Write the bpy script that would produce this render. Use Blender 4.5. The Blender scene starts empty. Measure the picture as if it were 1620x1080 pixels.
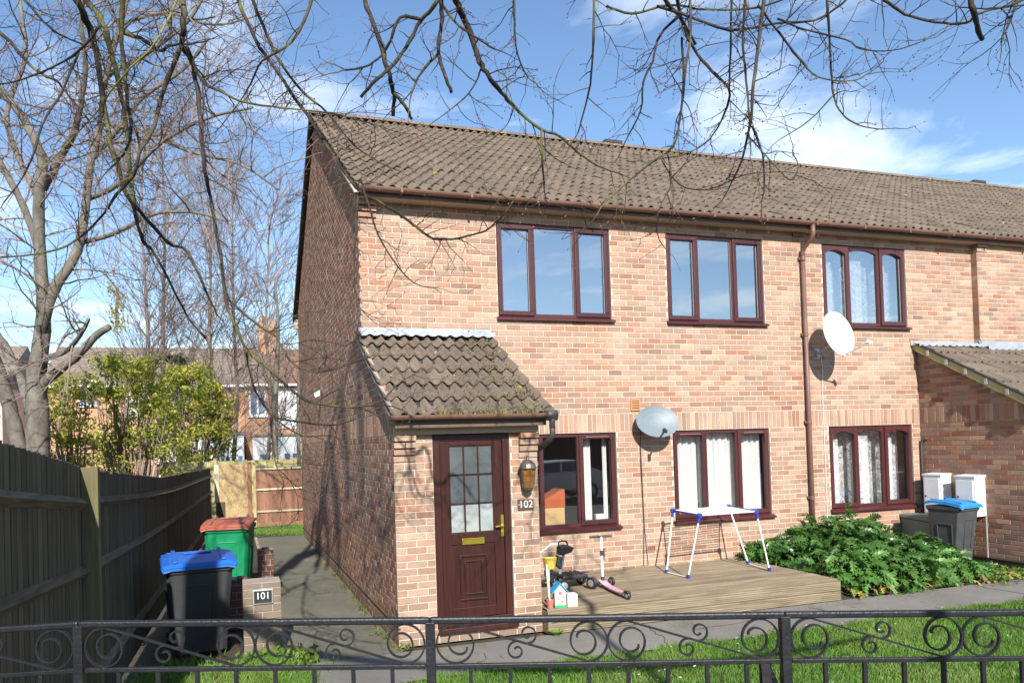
import bpy, math, random
import numpy as np
from mathutils import Vector as V, Matrix, Quaternion
R = math.radians
rnd = random.Random(11)
S = bpy.context.scene
COL = S.collection

# ------------------------------------------------------------------ camera
FOC, PPX, PPY, WPX, HPX = 1159.934, 739.993, 680.453, 1620.0, 1080.0
CAM = V((-1.6471, -9.5123, 1.9392))
_yaw, _pit, _rol = 0.3118, 0.0192, 0.0304
FW = V((math.sin(_yaw) * math.cos(_pit), math.cos(_yaw) * math.cos(_pit), math.sin(_pit)))
_r = V((math.cos(_yaw), -math.sin(_yaw), 0)); _u = _r.cross(FW)
RX = _r * math.cos(_rol) - _u * math.sin(_rol)
UX = _r * math.sin(_rol) + _u * math.cos(_rol)
cam = bpy.data.cameras.new('camera'); cam_o = bpy.data.objects.new('camera', cam); COL.objects.link(cam_o)
cam_o.matrix_world = Matrix(((RX.x, UX.x, -FW.x, CAM.x), (RX.y, UX.y, -FW.y, CAM.y), (RX.z, UX.z, -FW.z, CAM.z), (0, 0, 0, 1)))
cam.sensor_width = 36.0; cam.lens = FOC / WPX * 36.0
cam.shift_x = (WPX / 2 - PPX) / WPX; cam.shift_y = (PPY - HPX / 2) / WPX
cam.clip_start = 0.05; cam.clip_end = 2000
S.camera = cam_o

# ------------------------------------------------------------------ light
SUN = V((-0.173, -1.0, 0.64)).normalized()
w = bpy.data.worlds.new('World'); S.world = w; w.use_nodes = True
nt = w.node_tree; N = nt.nodes; LK = nt.links
for n in list(N): N.remove(n)
out = N.new('ShaderNodeOutputWorld'); bg = N.new('ShaderNodeBackground'); bg.inputs['Strength'].default_value = 0.125
sky = N.new('ShaderNodeTexSky'); sky.sky_type = 'NISHITA'; sky.sun_disc = False
sky.sun_elevation = math.asin(SUN.z); sky.sun_rotation = math.atan2(SUN.x, SUN.y) % (2 * math.pi)
sky.altitude = 30; sky.air_density = 1.0; sky.dust_density = 0.15; sky.ozone_density = 2.2
tc = N.new('ShaderNodeTexCoord'); sep = N.new('ShaderNodeSeparateXYZ'); LK.new(tc.outputs['Generated'], sep.inputs[0])
zz = N.new('ShaderNodeMath'); zz.operation = 'MAXIMUM'; zz.inputs[1].default_value = 0.06; LK.new(sep.outputs['Z'], zz.inputs[0])
dx = N.new('ShaderNodeMath'); dx.operation = 'DIVIDE'; LK.new(sep.outputs['X'], dx.inputs[0]); LK.new(zz.outputs[0], dx.inputs[1])
dy = N.new('ShaderNodeMath'); dy.operation = 'DIVIDE'; LK.new(sep.outputs['Y'], dy.inputs[0]); LK.new(zz.outputs[0], dy.inputs[1])
cmb = N.new('ShaderNodeCombineXYZ'); LK.new(dx.outputs[0], cmb.inputs['X']); LK.new(dy.outputs[0], cmb.inputs['Y'])
mp = N.new('ShaderNodeMapping'); mp.inputs['Location'].default_value = (14.2332, 29.8777, 0); mp.inputs['Scale'].default_value = (1.0, 0.8, 1); mp.inputs['Rotation'].default_value = (0, 0, R(25))
LK.new(cmb.outputs[0], mp.inputs['Vector'])
n1 = N.new('ShaderNodeTexNoise'); n1.inputs['Scale'].default_value = 0.75; n1.inputs['Detail'].default_value = 7; n1.inputs['Roughness'].default_value = 0.6; n1.inputs['Distortion'].default_value = 0.35
LK.new(mp.outputs[0], n1.inputs['Vector'])
cr = N.new('ShaderNodeValToRGB'); cr.color_ramp.elements[0].position = 0.52; cr.color_ramp.elements[1].position = 0.80
cr.color_ramp.elements[0].color = (0, 0, 0, 1); cr.color_ramp.elements[1].color = (.88, .88, .88, 1)
LK.new(n1.outputs['Fac'], cr.inputs[0])
mx = N.new('ShaderNodeMixRGB'); mx.inputs['Color2'].default_value = (8.6, 8.9, 9.2, 1)
sat = N.new('ShaderNodeHueSaturation'); sat.inputs['Saturation'].default_value = 1.06; sat.inputs['Value'].default_value = 1.0
LK.new(sky.outputs[0], sat.inputs['Color'])
LK.new(cr.outputs[0], mx.inputs['Fac']); LK.new(sat.outputs[0], mx.inputs['Color1']); LK.new(mx.outputs[0], bg.inputs['Color']); LK.new(bg.outputs[0], out.inputs['Surface'])

sl = bpy.data.lights.new('sun', 'SUN'); sl.energy = 4.7; sl.angle = R(0.53); sl.color = (1.0, 0.955, 0.89)
so = bpy.data.objects.new('sun', sl); COL.objects.link(so); so.rotation_euler = (-SUN).to_track_quat('-Z', 'Y').to_euler(); so.location = (0, -20, 20)
S.view_settings.view_transform = 'Standard'; S.view_settings.look = 'None'; S.view_settings.exposure = 0.76; S.view_settings.gamma = 1.0
S.view_settings.use_curve_mapping = False
S.render.engine = 'CYCLES'; S.cycles.max_bounces = 8; S.cycles.transparent_max_bounces = 24; S.cycles.use_denoising = True
S.cycles.sample_clamp_indirect = 6

# ------------------------------------------------------------------ pixel rays (real depth in metres along the view axis, or a plane)
def ray(u, v): return FW + RX * ((u - PPX) / FOC) + UX * ((PPY - v) / FOC)
def at(u, v, d): return CAM + ray(u, v) * d
def on(u, v, ax, val):
    d = ray(u, v); return CAM + d * ((val - CAM[ax]) / d[ax])

# ------------------------------------------------------------------ materials
def new_mat(name):
    m = bpy.data.materials.new(name); m.use_nodes = True
    t = m.node_tree; b = t.nodes['Principled BSDF']; return m, t, b
def lk(t, a, b): t.links.new(a, b)
def pos(t, sc=(1, 1, 1)):
    g = t.nodes.new('ShaderNodeNewGeometry'); mpn = t.nodes.new('ShaderNodeMapping'); mpn.inputs['Scale'].default_value = sc
    lk(t, g.outputs['Position'], mpn.inputs['Vector']); return mpn.outputs[0]
def objpos(t, sc=(1, 1, 1)):
    g = t.nodes.new('ShaderNodeTexCoord'); mpn = t.nodes.new('ShaderNodeMapping'); mpn.inputs['Scale'].default_value = sc
    lk(t, g.outputs['Object'], mpn.inputs['Vector']); return mpn.outputs[0]
def noise_n(t, vec, scale, detail=4, rough=.55, dist=0):
    n = t.nodes.new('ShaderNodeTexNoise'); n.inputs['Scale'].default_value = scale; n.inputs['Detail'].default_value = detail
    n.inputs['Roughness'].default_value = rough; n.inputs['Distortion'].default_value = dist; lk(t, vec, n.inputs['Vector']); return n.outputs['Fac']
def ramp(t, fac, stops, interp='LINEAR'):
    r = t.nodes.new('ShaderNodeValToRGB'); e = r.color_ramp; e.interpolation = interp
    while len(e.elements) > 1: e.elements.remove(e.elements[-1])
    for i, (p, c) in enumerate(stops):
        x = e.elements[0] if i == 0 else e.elements.new(p)
        x.position = p; x.color = (c[0], c[1], c[2], 1) if isinstance(c, (tuple, list)) else (c, c, c, 1)
    lk(t, fac, r.inputs[0]); return r.outputs['Color']
def mix(t, fac, a, b, mode='MIX'):
    m = t.nodes.new('ShaderNodeMixRGB'); m.blend_type = mode
    for s, x in (('Fac', fac), ('Color1', a), ('Color2', b)):
        if isinstance(x, (int, float)): m.inputs[s].default_value = x if s == 'Fac' else (x, x, x, 1)
        elif isinstance(x, (tuple, list)): m.inputs[s].default_value = (x[0], x[1], x[2], 1)
        else: lk(t, x, m.inputs[s])
    return m.outputs[0]
def bump(t, b, h, strength=.3, dist=.02):
    n = t.nodes.new('ShaderNodeBump'); n.inputs['Strength'].default_value = strength; n.inputs['Distance'].default_value = dist
    lk(t, h, n.inputs['Height']); lk(t, n.outputs[0], b.inputs['Normal'])
def basic(name, c1, c2=None, scale=6, rough=.6, metal=0, bs=0, bscale=60, sc=(1, 1, 1), lo=.35, hi=.68, spec=None, obj=False):
    m, t, b = new_mat(name); b.inputs['Roughness'].default_value = rough; b.inputs['Metallic'].default_value = metal
    if spec is not None: b.inputs['Specular IOR Level'].default_value = spec
    p = objpos(t, sc) if obj else pos(t, sc)
    if c2 is None: c2 = tuple(x * .8 for x in c1)
    lk(t, ramp(t, noise_n(t, p, scale), [(lo, c1), (hi, c2)]), b.inputs['Base Color'])
    if bs: bump(t, b, noise_n(t, p, bscale, 3), bs, .01)
    return m
def rand_src(t, attr):
    if attr:
        a = t.nodes.new('ShaderNodeAttribute'); a.attribute_name = 'rnd'; return a.outputs['Fac']
    o = t.nodes.new('ShaderNodeObjectInfo'); return o.outputs['Random']

def brick_mat(name, attr):
    m, t, b = new_mat(name); b.inputs['Roughness'].default_value = .88; b.inputs['Specular IOR Level'].default_value = .25
    r = rand_src(t, attr); p = pos(t)
    base = ramp(t, r, [(0, (.33, .135, .08)), (.14, (.35, .165, .095)), (.28, (.30, .165, .115)), (.42, (.40, .25, .155)), (.56, (.33, .205, .145)),
                       (.68, (.24, .15, .115)), (.78, (.42, .29, .18)), (.88, (.19, .115, .09)), (1, (.31, .115, .065))])
    base = mix(t, .12, base, (.36, .15, .09))
    wn = t.nodes.new('ShaderNodeTexWhiteNoise'); wn.noise_dimensions = '1D'; lk(t, r, wn.inputs['W'])
    bright = ramp(t, wn.outputs['Value'], [(0, .78), (.5, 1.0), (1, 1.16)])
    base = mix(t, 1, base, bright, 'MULTIPLY')
    sm = noise_n(t, pos(t, (3, 3, 9)), 4, 5, .6)                 # dark smoke smudges on the faces
    base = mix(t, ramp(t, sm, [(.56, 0), (.72, .6)]), base, (.17, .10, .085))
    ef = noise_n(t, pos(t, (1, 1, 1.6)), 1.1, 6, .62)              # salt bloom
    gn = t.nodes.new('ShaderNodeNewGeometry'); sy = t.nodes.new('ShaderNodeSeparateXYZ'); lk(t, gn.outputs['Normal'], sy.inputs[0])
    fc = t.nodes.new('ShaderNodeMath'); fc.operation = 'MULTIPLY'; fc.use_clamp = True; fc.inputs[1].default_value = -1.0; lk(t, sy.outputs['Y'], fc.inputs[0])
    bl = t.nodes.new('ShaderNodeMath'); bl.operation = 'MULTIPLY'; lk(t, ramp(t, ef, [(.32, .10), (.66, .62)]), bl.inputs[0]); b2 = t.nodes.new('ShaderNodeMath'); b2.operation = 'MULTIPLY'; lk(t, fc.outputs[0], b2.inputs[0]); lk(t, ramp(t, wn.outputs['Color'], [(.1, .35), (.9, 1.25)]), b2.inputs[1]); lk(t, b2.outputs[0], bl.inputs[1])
    base = mix(t, bl.outputs[0], base, (.475, .37, .285))           # salt patches, with the sunlit front painted paler than the shaded gable
    pz = t.nodes.new('ShaderNodeSeparateXYZ'); lk(t, p, pz.inputs[0])
    dn = t.nodes.new('ShaderNodeMath'); dn.operation = 'MULTIPLY_ADD'; dn.inputs[1].default_value = .5; lk(t, noise_n(t, p, 2.2, 5, .6), dn.inputs[0]); lk(t, pz.outputs['Z'], dn.inputs[2])
    base = mix(t, ramp(t, dn.outputs[0], [(.12, .55), (.42, 0)]), base, (.17, .125, .085))   # damp, algae at the wall foot
    st = noise_n(t, pos(t, (5, 5, .35)), 1.6, 4, .55)
    base = mix(t, ramp(t, st, [(.60, 0), (.76, .3)]), base, (.15, .075, .06))  # rain streaks
    gr = noise_n(t, p, 90, 3, .6)
    base = mix(t, 1, base, ramp(t, gr, [(.2, .8), (.8, 1.18)]), 'MULTIPLY')
    lk(t, base, b.inputs['Base Color']); bump(t, b, gr, .35, .006); return m
def tile_mat(name, attr):
    m, t, b = new_mat(name); b.inputs['Roughness'].default_value = .92; b.inputs['Specular IOR Level'].default_value = .2
    r = rand_src(t, attr); p = pos(t)
    base = ramp(t, r, [(0, (.14, .108, .082)), (.35, (.19, .146, .108)), (.6, (.16, .124, .095)), (.8, (.21, .163, .12)), (1, (.175, .135, .10))])
    base = mix(t, ramp(t, noise_n(t, p, 2.6, 4, .6), [(.42, 0), (.74, .42)]), base, (.09, .075, .064))
    base = mix(t, ramp(t, noise_n(t, p, 16, 4, .6), [(.55, 0), (.75, .4)]), base, (.27, .23, .175))
    base = mix(t, ramp(t, noise_n(t, p, 5.2, 6, .6), [(.66, 0), (.69, .85)]), base, (.42, .29, .06))
    base = mix(t, ramp(t, noise_n(t, pos(t, (1, 1, 1.3)), 11, 3, .5), [(.735, 0), (.75, .8)]), base, (.62, .60, .55))
    lk(t, base, b.inputs['Base Color']); bump(t, b, noise_n(t, p, 70, 4, .7), .3, .008); return m
def wood_mat(name, c1, c2, axis=2, rough=.8, attr=None, stretch=14, spec=.3):
    m, t, b = new_mat(name); b.inputs['Roughness'].default_value = rough; b.inputs['Specular IOR Level'].default_value = spec
    sc = [stretch] * 3; sc[axis] = .9
    p = pos(t, tuple(sc)); n = noise_n(t, p, 2.2, 6, .6, .4)
    col = ramp(t, n, [(.3, c1), (.7, c2)])
    o = t.nodes.new('ShaderNodeObjectInfo')
    col = mix(t, 1, col, ramp(t, o.outputs['Random'], [(0, .78), (1, 1.18)]), 'MULTIPLY')
    lk(t, col, b.inputs['Base Color']); bump(t, b, n, .35, .006); return m
def leaf_mat(name, cols, attr=True, rough=.5, trans=.25):
    m, t, b = new_mat(name); b.inputs['Roughness'].default_value = rough
    c = ramp(t, rand_src(t, attr), [(i / (len(cols) - 1), x) for i, x in enumerate(cols)])
    c = mix(t, 1, c, ramp(t, noise_n(t, pos(t), 3.0, 3), [(.3, .75), (.7, 1.2)]), 'MULTIPLY')
    lk(t, c, b.inputs['Base Color'])
    tr = t.nodes.new('ShaderNodeBsdfTranslucent'); lk(t, c, tr.inputs['Color']); ms = t.nodes.new('ShaderNodeMixShader'); ms.inputs[0].default_value = trans
    lk(t, b.outputs[0], ms.inputs[1]); lk(t, tr.outputs[0], ms.inputs[2]); lk(t, ms.outputs[0], t.nodes['Material Output'].inputs['Surface']); return m
def bark_mat(name, c1, c2, c3, lich=.0, sc=6):
    m, t, b = new_mat(name); b.inputs['Roughness'].default_value = .85; b.inputs['Specular IOR Level'].default_value = .25
    p = pos(t, (1, 1, .45)); n = noise_n(t, p, sc, 6, .65)
    c = ramp(t, n, [(.3, c1), (.55, c2), (.75, c3)])
    if lich: c = mix(t, ramp(t, noise_n(t, pos(t), 2.4, 5, .6), [(.5, 0), (.66, lich)]), c, (.30, .30, .055))
    lk(t, c, b.inputs['Base Color']); bump(t, b, noise_n(t, p, sc * 5, 4, .7), .5, .015); return m
def glass_mat(name, refl, tint=(1, 1, 1)):
    m = bpy.data.materials.new(name); m.use_nodes = True; t = m.node_tree
    for n in list(t.nodes): t.nodes.remove(n)
    o = t.nodes.new('ShaderNodeOutputMaterial'); g = t.nodes.new('ShaderNodeBsdfGlossy'); g.inputs['Roughness'].default_value = 0.0
    tr = t.nodes.new('ShaderNodeBsdfTransparent'); tr.inputs['Color'].default_value = (*tint, 1)
    f = t.nodes.new('ShaderNodeFresnel'); f.inputs['IOR'].default_value = 1.5
    a = t.nodes.new('ShaderNodeMath'); a.operation = 'ADD'; a.inputs[1].default_value = refl; a.use_clamp = True; lk(t, f.outputs[0], a.inputs[0])
    ms = t.nodes.new('ShaderNodeMixShader'); lk(t, a.outputs[0], ms.inputs[0]); lk(t, tr.outputs[0], ms.inputs[1]); lk(t, g.outputs[0], ms.inputs[2]); lk(t, ms.outputs[0], o.inputs['Surface'])
    # slightly wavy panes
    bp = t.nodes.new('ShaderNodeBump'); bp.inputs['Strength'].default_value = .02; bp.inputs['Distance'].default_value = .02
    lk(t, noise_n(t, pos(t), 1.3, 1), bp.inputs['Height']); lk(t, bp.outputs[0], g.inputs['Normal']); return m
def lace_mat():
    m, t, b = new_mat('lace'); b.inputs['Base Color'].default_value = (.82, .83, .84, 1); b.inputs['Roughness'].default_value = .9
    v = t.nodes.new('ShaderNodeTexVoronoi'); v.inputs['Scale'].default_value = 17; v.feature = 'F1'; lk(t, pos(t, (1, 1, .8)), v.inputs['Vector'])
    n = noise_n(t, pos(t), 34, 2, .5, 1.5)
    a = ramp(t, v.outputs['Distance'], [(.12, 1), (.2, .35), (.33, .95), (.5, .3)])
    a = mix(t, .5, a, ramp(t, n, [(.42, .15), (.52, 1)])); lk(t, a, b.inputs['Alpha']); return m

M = {}
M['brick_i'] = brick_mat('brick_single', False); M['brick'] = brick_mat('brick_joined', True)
M['tile_i'] = tile_mat('tile_single', False); M['tile'] = tile_mat('tile_joined', True)
M['mortar'] = basic('mortar', (.52, .44, .335), (.61, .52, .41), 5, .95, bs=.3, bscale=120)
M['mortar_dark'] = basic('mortar_weathered', (.30, .25, .20), (.40, .34, .28), 5, .95, bs=.3, bscale=120)
M['upvc'] = wood_mat('mahogany_plastic', (.058, .015, .016), (.082, .024, .024), 2, .36, stretch=22, spec=.5)
M['door'] = wood_mat('mahogany_door', (.024, .007, .006), (.056, .016, .011), 2, .34, stretch=24, spec=.5)
M['gutter'] = basic('brown_gutter_plastic', (.15, .075, .055), (.19, .10, .075), 4, .5)
M['gutter_dark'] = basic('dark_outlet_plastic', (.06, .05, .05), (.09, .07, .06), 6, .55)
M['fascia'] = basic('brown_fascia', (.10, .065, .05), (.13, .085, .06), 3, .6)
M['soffit'] = basic('tan_soffit', (.42, .31, .21), (.48, .36, .25), 3, .7)
M['lead'] = basic('lead', (.24, .27, .30), (.34, .36, .38), 5, .55, bs=.15, bscale=14)
M['dark'] = basic('dark_board', (.03, .027, .025), (.045, .04, .035), 3, .7)
M['plaster'] = basic('room_plaster', (.34, .33, .31), (.38, .37, .35), 2, .9)
M['glass'] = glass_mat('coated_glass', .52); M['glass_low'] = glass_mat('window_glass', .17)
M['curtain'] = basic('white_curtain', (.70, .70, .685), (.64, .64, .63), 3, .9); M['lace'] = lace_mat()
M['white'] = basic('white_paint', (.80, .80, .79), (.70, .70, .69), 4, .45)
M['white_dirty'] = basic('white_dish_paint', (.82, .82, .81), (.78, .78, .77), 2, .4)
M['grey_dish'] = basic('grey_mesh_dish', (.15, .185, .205), (.18, .215, .235), 3, .5)
M['steel'] = basic('galvanised_steel', (.40, .41, .41), (.52, .53, .53), 10, .45, .6)
M['black'] = basic('black_plastic', (.02, .02, .022), (.03, .03, .032), 6, .45)
M['iron'] = basic('black_painted_iron', (.008, .009, .011), (.015, .016, .019), 9, .46, bs=.35, bscale=50, spec=.4)
M['brass'] = basic('brass', (.62, .52, .08), (.55, .44, .06), 12, .28, .85)
M['amber'] = basic('amber_glass', (.30, .12, .012), (.22, .08, .006), 14, .15)
M['lantern'] = basic('old_bronze', (.10, .085, .07), (.17, .15, .13), 20, .5, .4)
M['slate_plate'] = basic('brown_number_plate', (.065, .045, .038), (.09, .06, .05), 20, .5)
M['cream'] = basic('cream_enamel', (.72, .66, .55), (.68, .62, .5), 9, .5)
def paving():
    m, t, b = new_mat('paving_concrete'); b.inputs['Roughness'].default_value = .9; p = pos(t)
    c = ramp(t, noise_n(t, p, .9, 6, .6), [(.3, (.12, .108, .095)), (.7, (.225, .208, .182))])
    c = mix(t, ramp(t, noise_n(t, p, 45, 4, .7), [(.3, .0), (.8, .5)]), c, (.26, .245, .22))
    c = mix(t, ramp(t, noise_n(t, p, 1.7, 6, .65), [(.55, 0), (.72, .6)]), c, (.115, .12, .065))
    lk(t, c, b.inputs['Base Color']); bump(t, b, noise_n(t, p, 60, 5, .7), .4, .01); return m
M['paving'] = paving()
def mossy():
    m, t, b = new_mat('mossy_concrete'); b.inputs['Roughness'].default_value = .92; p = pos(t)
    c = ramp(t, noise_n(t, p, 1.3, 6, .65), [(.3, (.10, .097, .066)), (.6, (.14, .135, .095)), (.75, (.19, .18, .145))])
    c = mix(t, ramp(t, noise_n(t, p, 40, 4, .7), [(.35, 0), (.8, .5)]), c, (.21, .20, .165))
    lk(t, c, b.inputs['Base Color']); bump(t, b, noise_n(t, p, 60, 5, .7), .5, .01); return m
M['mossy'] = mossy()
M['soil'] = basic('soil', (.042, .031, .019), (.075, .056, .035), 9, .95, bs=.6, bscale=40)
M['turf'] = basic('turf', (.05, .085, .02), (.08, .12, .03), 7, .95, bs=.5, bscale=60)
M['road'] = basic('asphalt', (.05, .05, .05), (.065, .065, .06), 20, .9, bs=.4, bscale=120)
M['deck'] = wood_mat('weathered_decking', (.125, .095, .058), (.285, .225, .15), 0, .85)
M['fence'] = wood_mat('old_fence', (.068, .06, .042), (.14, .122, .085), 2, .9)
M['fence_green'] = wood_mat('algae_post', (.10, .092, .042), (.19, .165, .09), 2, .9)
M['rail'] = wood_mat('mossy_rail', (.09, .08, .05), (.21, .185, .13), 1, .9)
M['panel'] = wood_mat('red_brown_boards', (.20, .095, .06), (.27, .14, .09), 2, .85)
M['pale_wood'] = wood_mat('pale_rail', (.42, .36, .26), (.52, .46, .34), 0, .85)
M['mossy_wood'] = wood_mat('yellowed_boards', (.33, .29, .12), (.42, .37, .19), 2, .9)
def osb():
    m, t, b = new_mat('chipboard'); b.inputs['Roughness'].default_value = .8
    v = t.nodes.new('ShaderNodeTexVoronoi'); v.inputs['Scale'].default_value = 28; lk(t, pos(t, (1, 1, .5)), v.inputs['Vector'])
    s = t.nodes.new('ShaderNodeSeparateColor'); lk(t, v.outputs['Color'], s.inputs[0])
    lk(t, ramp(t, s.outputs[0], [(0, (.30, .205, .10)), (1, (.45, .33, .17))]), b.inputs['Base Color']); return m
M['osb'] = osb()
M['bin_black'] = basic('charcoal_bin_plastic', (.035, .037, .04), (.05, .052, .055), 5, .5)
M['bin_grey'] = basic('grey_bin_plastic', (.05, .052, .055), (.07, .07, .074), 5, .5)
M['bin_blue'] = basic('blue_bin_lid', (.015, .11, .46), (.02, .14, .52), 5, .42); M['bin_sky'] = basic('bright_blue_bin_lid', (.02, .20, .48), (.03, .24, .52), 5, .42)
M['bin_green'] = basic('green_bin_plastic', (.008, .22, .09), (.012, .26, .11), 5, .45); M['bin_red'] = basic('faded_red_lid', (.36, .10, .06), (.42, .13, .08), 5, .5)
M['cab_green'] = basic('grey_green_cabinet', (.13, .17, .145), (.17, .20, .17), 5, .6)
M['blue_plastic'] = basic('blue_clip_plastic', (.02, .04, .30), (.03, .06, .36), 5, .4)
M['pink'] = basic('pink_plastic', (.62, .33, .42), (.68, .40, .48), 5, .4); M['yellow'] = basic('yellow_wicker', (.62, .50, .08), (.55, .42, .06), 40, .7)
M['sky_paint'] = basic('sky_blue_paint', (.03, .33, .62), (.04, .36, .66), 8, .6); M['green_paint'] = basic('green_paint', (.03, .33, .13), (.04, .36, .15), 8, .6)
M['birch_ply'] = basic('birch_ply', (.66, .55, .38), (.72, .62, .46), 8, .7); M['red_pot'] = basic('faded_red_pot', (.45, .13, .10), (.52, .2, .16), 12, .6)
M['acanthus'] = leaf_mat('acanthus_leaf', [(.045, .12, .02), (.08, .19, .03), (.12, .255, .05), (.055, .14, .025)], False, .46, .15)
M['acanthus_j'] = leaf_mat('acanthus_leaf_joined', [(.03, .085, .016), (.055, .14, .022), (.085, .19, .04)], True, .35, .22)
M['grass'] = leaf_mat('grass_blades', [(.07, .155, .018), (.115, .25, .028), (.165, .30, .045), (.26, .30, .10)], True, .55, .3)
M['weed'] = leaf_mat('weed_leaves', [(.09, .16, .02), (.16, .25, .04), (.22, .30, .05)], True, .5, .3)
M['shrub'] = leaf_mat('yellow_green_leaves', [(.12, .18, .025), (.27, .32, .04), (.46, .45, .05), (.62, .55, .10)], True, .5, .45)
M['ivy'] = leaf_mat('ivy_leaves', [(.03, .055, .015), (.06, .10, .02), (.10, .14, .03)], True, .45, .2)
M['tile_moss'] = leaf_mat('tile_moss', [(.06, .055, .02), (.11, .10, .03), (.17, .15, .05), (.24, .22, .09)], True, .8, .1)
M['moss'] = leaf_mat('gutter_moss', [(.10, .15, .02), (.20, .26, .04), (.26, .28, .06)], True, .7, .2)
M['petal'] = basic('daisy_petal', (.82, .82, .80), (.78, .78, .76), 9, .7)
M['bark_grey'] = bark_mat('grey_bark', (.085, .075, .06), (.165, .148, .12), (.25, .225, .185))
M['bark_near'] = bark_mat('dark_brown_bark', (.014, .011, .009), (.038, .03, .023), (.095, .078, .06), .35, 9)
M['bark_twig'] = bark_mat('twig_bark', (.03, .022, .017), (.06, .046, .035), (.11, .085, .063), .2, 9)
M['bark_far'] = bark_mat('purple_grey_bark', (.16, .12, .10), (.22, .165, .14), (.28, .22, .18))
M['bark_green'] = bark_mat('green_yellow_bark', (.13, .12, .03), (.22, .20, .04), (.30, .28, .08), .4)
M['bud'] = basic('red_buds', (.22, .06, .06), (.28, .09, .08), 9, .6)
M['far_brick'] = basic('far_stock_brick', (.50, .29, .16), (.40, .22, .13), 3, .9, bs=.2, bscale=30)
M['far_roof'] = basic('far_roof_slate', (.19, .15, .125), (.25, .20, .165), 2, .9, bs=.5, bscale=14)
M['far_roof_red'] = basic('far_roof_red', (.20, .11, .08), (.25, .14, .10), 2, .9, bs=.5, bscale=14)
M['render'] = basic('white_render', (.74, .73, .70), (.68, .67, .64), 2, .9); M['terracotta'] = basic('chimney_pots', (.52, .26, .11), (.45, .22, .1), 5, .8)
M['seal'] = basic('grey_seal', (.30, .30, .31), None, 9, .6)
M['far_glass'] = basic('far_glass', (.10, .14, .22), (.16, .22, .33), 2, .1)
M['orange_toy'] = basic('orange_card', (.52, .13, .04), (.45, .11, .035), 8, .7); M['tan_toy'] = basic('tan_card', (.60, .40, .16), (.55, .36, .14), 8, .7)
def obscure(name, c1, c2):
    m, t, b = new_mat(name); b.inputs['Roughness'].default_value = .5
    lk(t, ramp(t, noise_n(t, pos(t), 3, 2), [(.3, c1), (.7, c2)]), b.inputs['Base Color'])
    v = t.nodes.new('ShaderNodeTexVoronoi'); v.inputs['Scale'].default_value = 90; lk(t, pos(t), v.inputs['Vector']); bump(t, b, v.outputs['Distance'], .2, .006); return m
M['obscure'] = obscure('obscure_glass', (.05, .062, .062), (.085, .10, .098)); M['obscure_pale'] = obscure('obscure_glass_blind', (.22, .25, .24), (.32, .35, .33))

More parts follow.
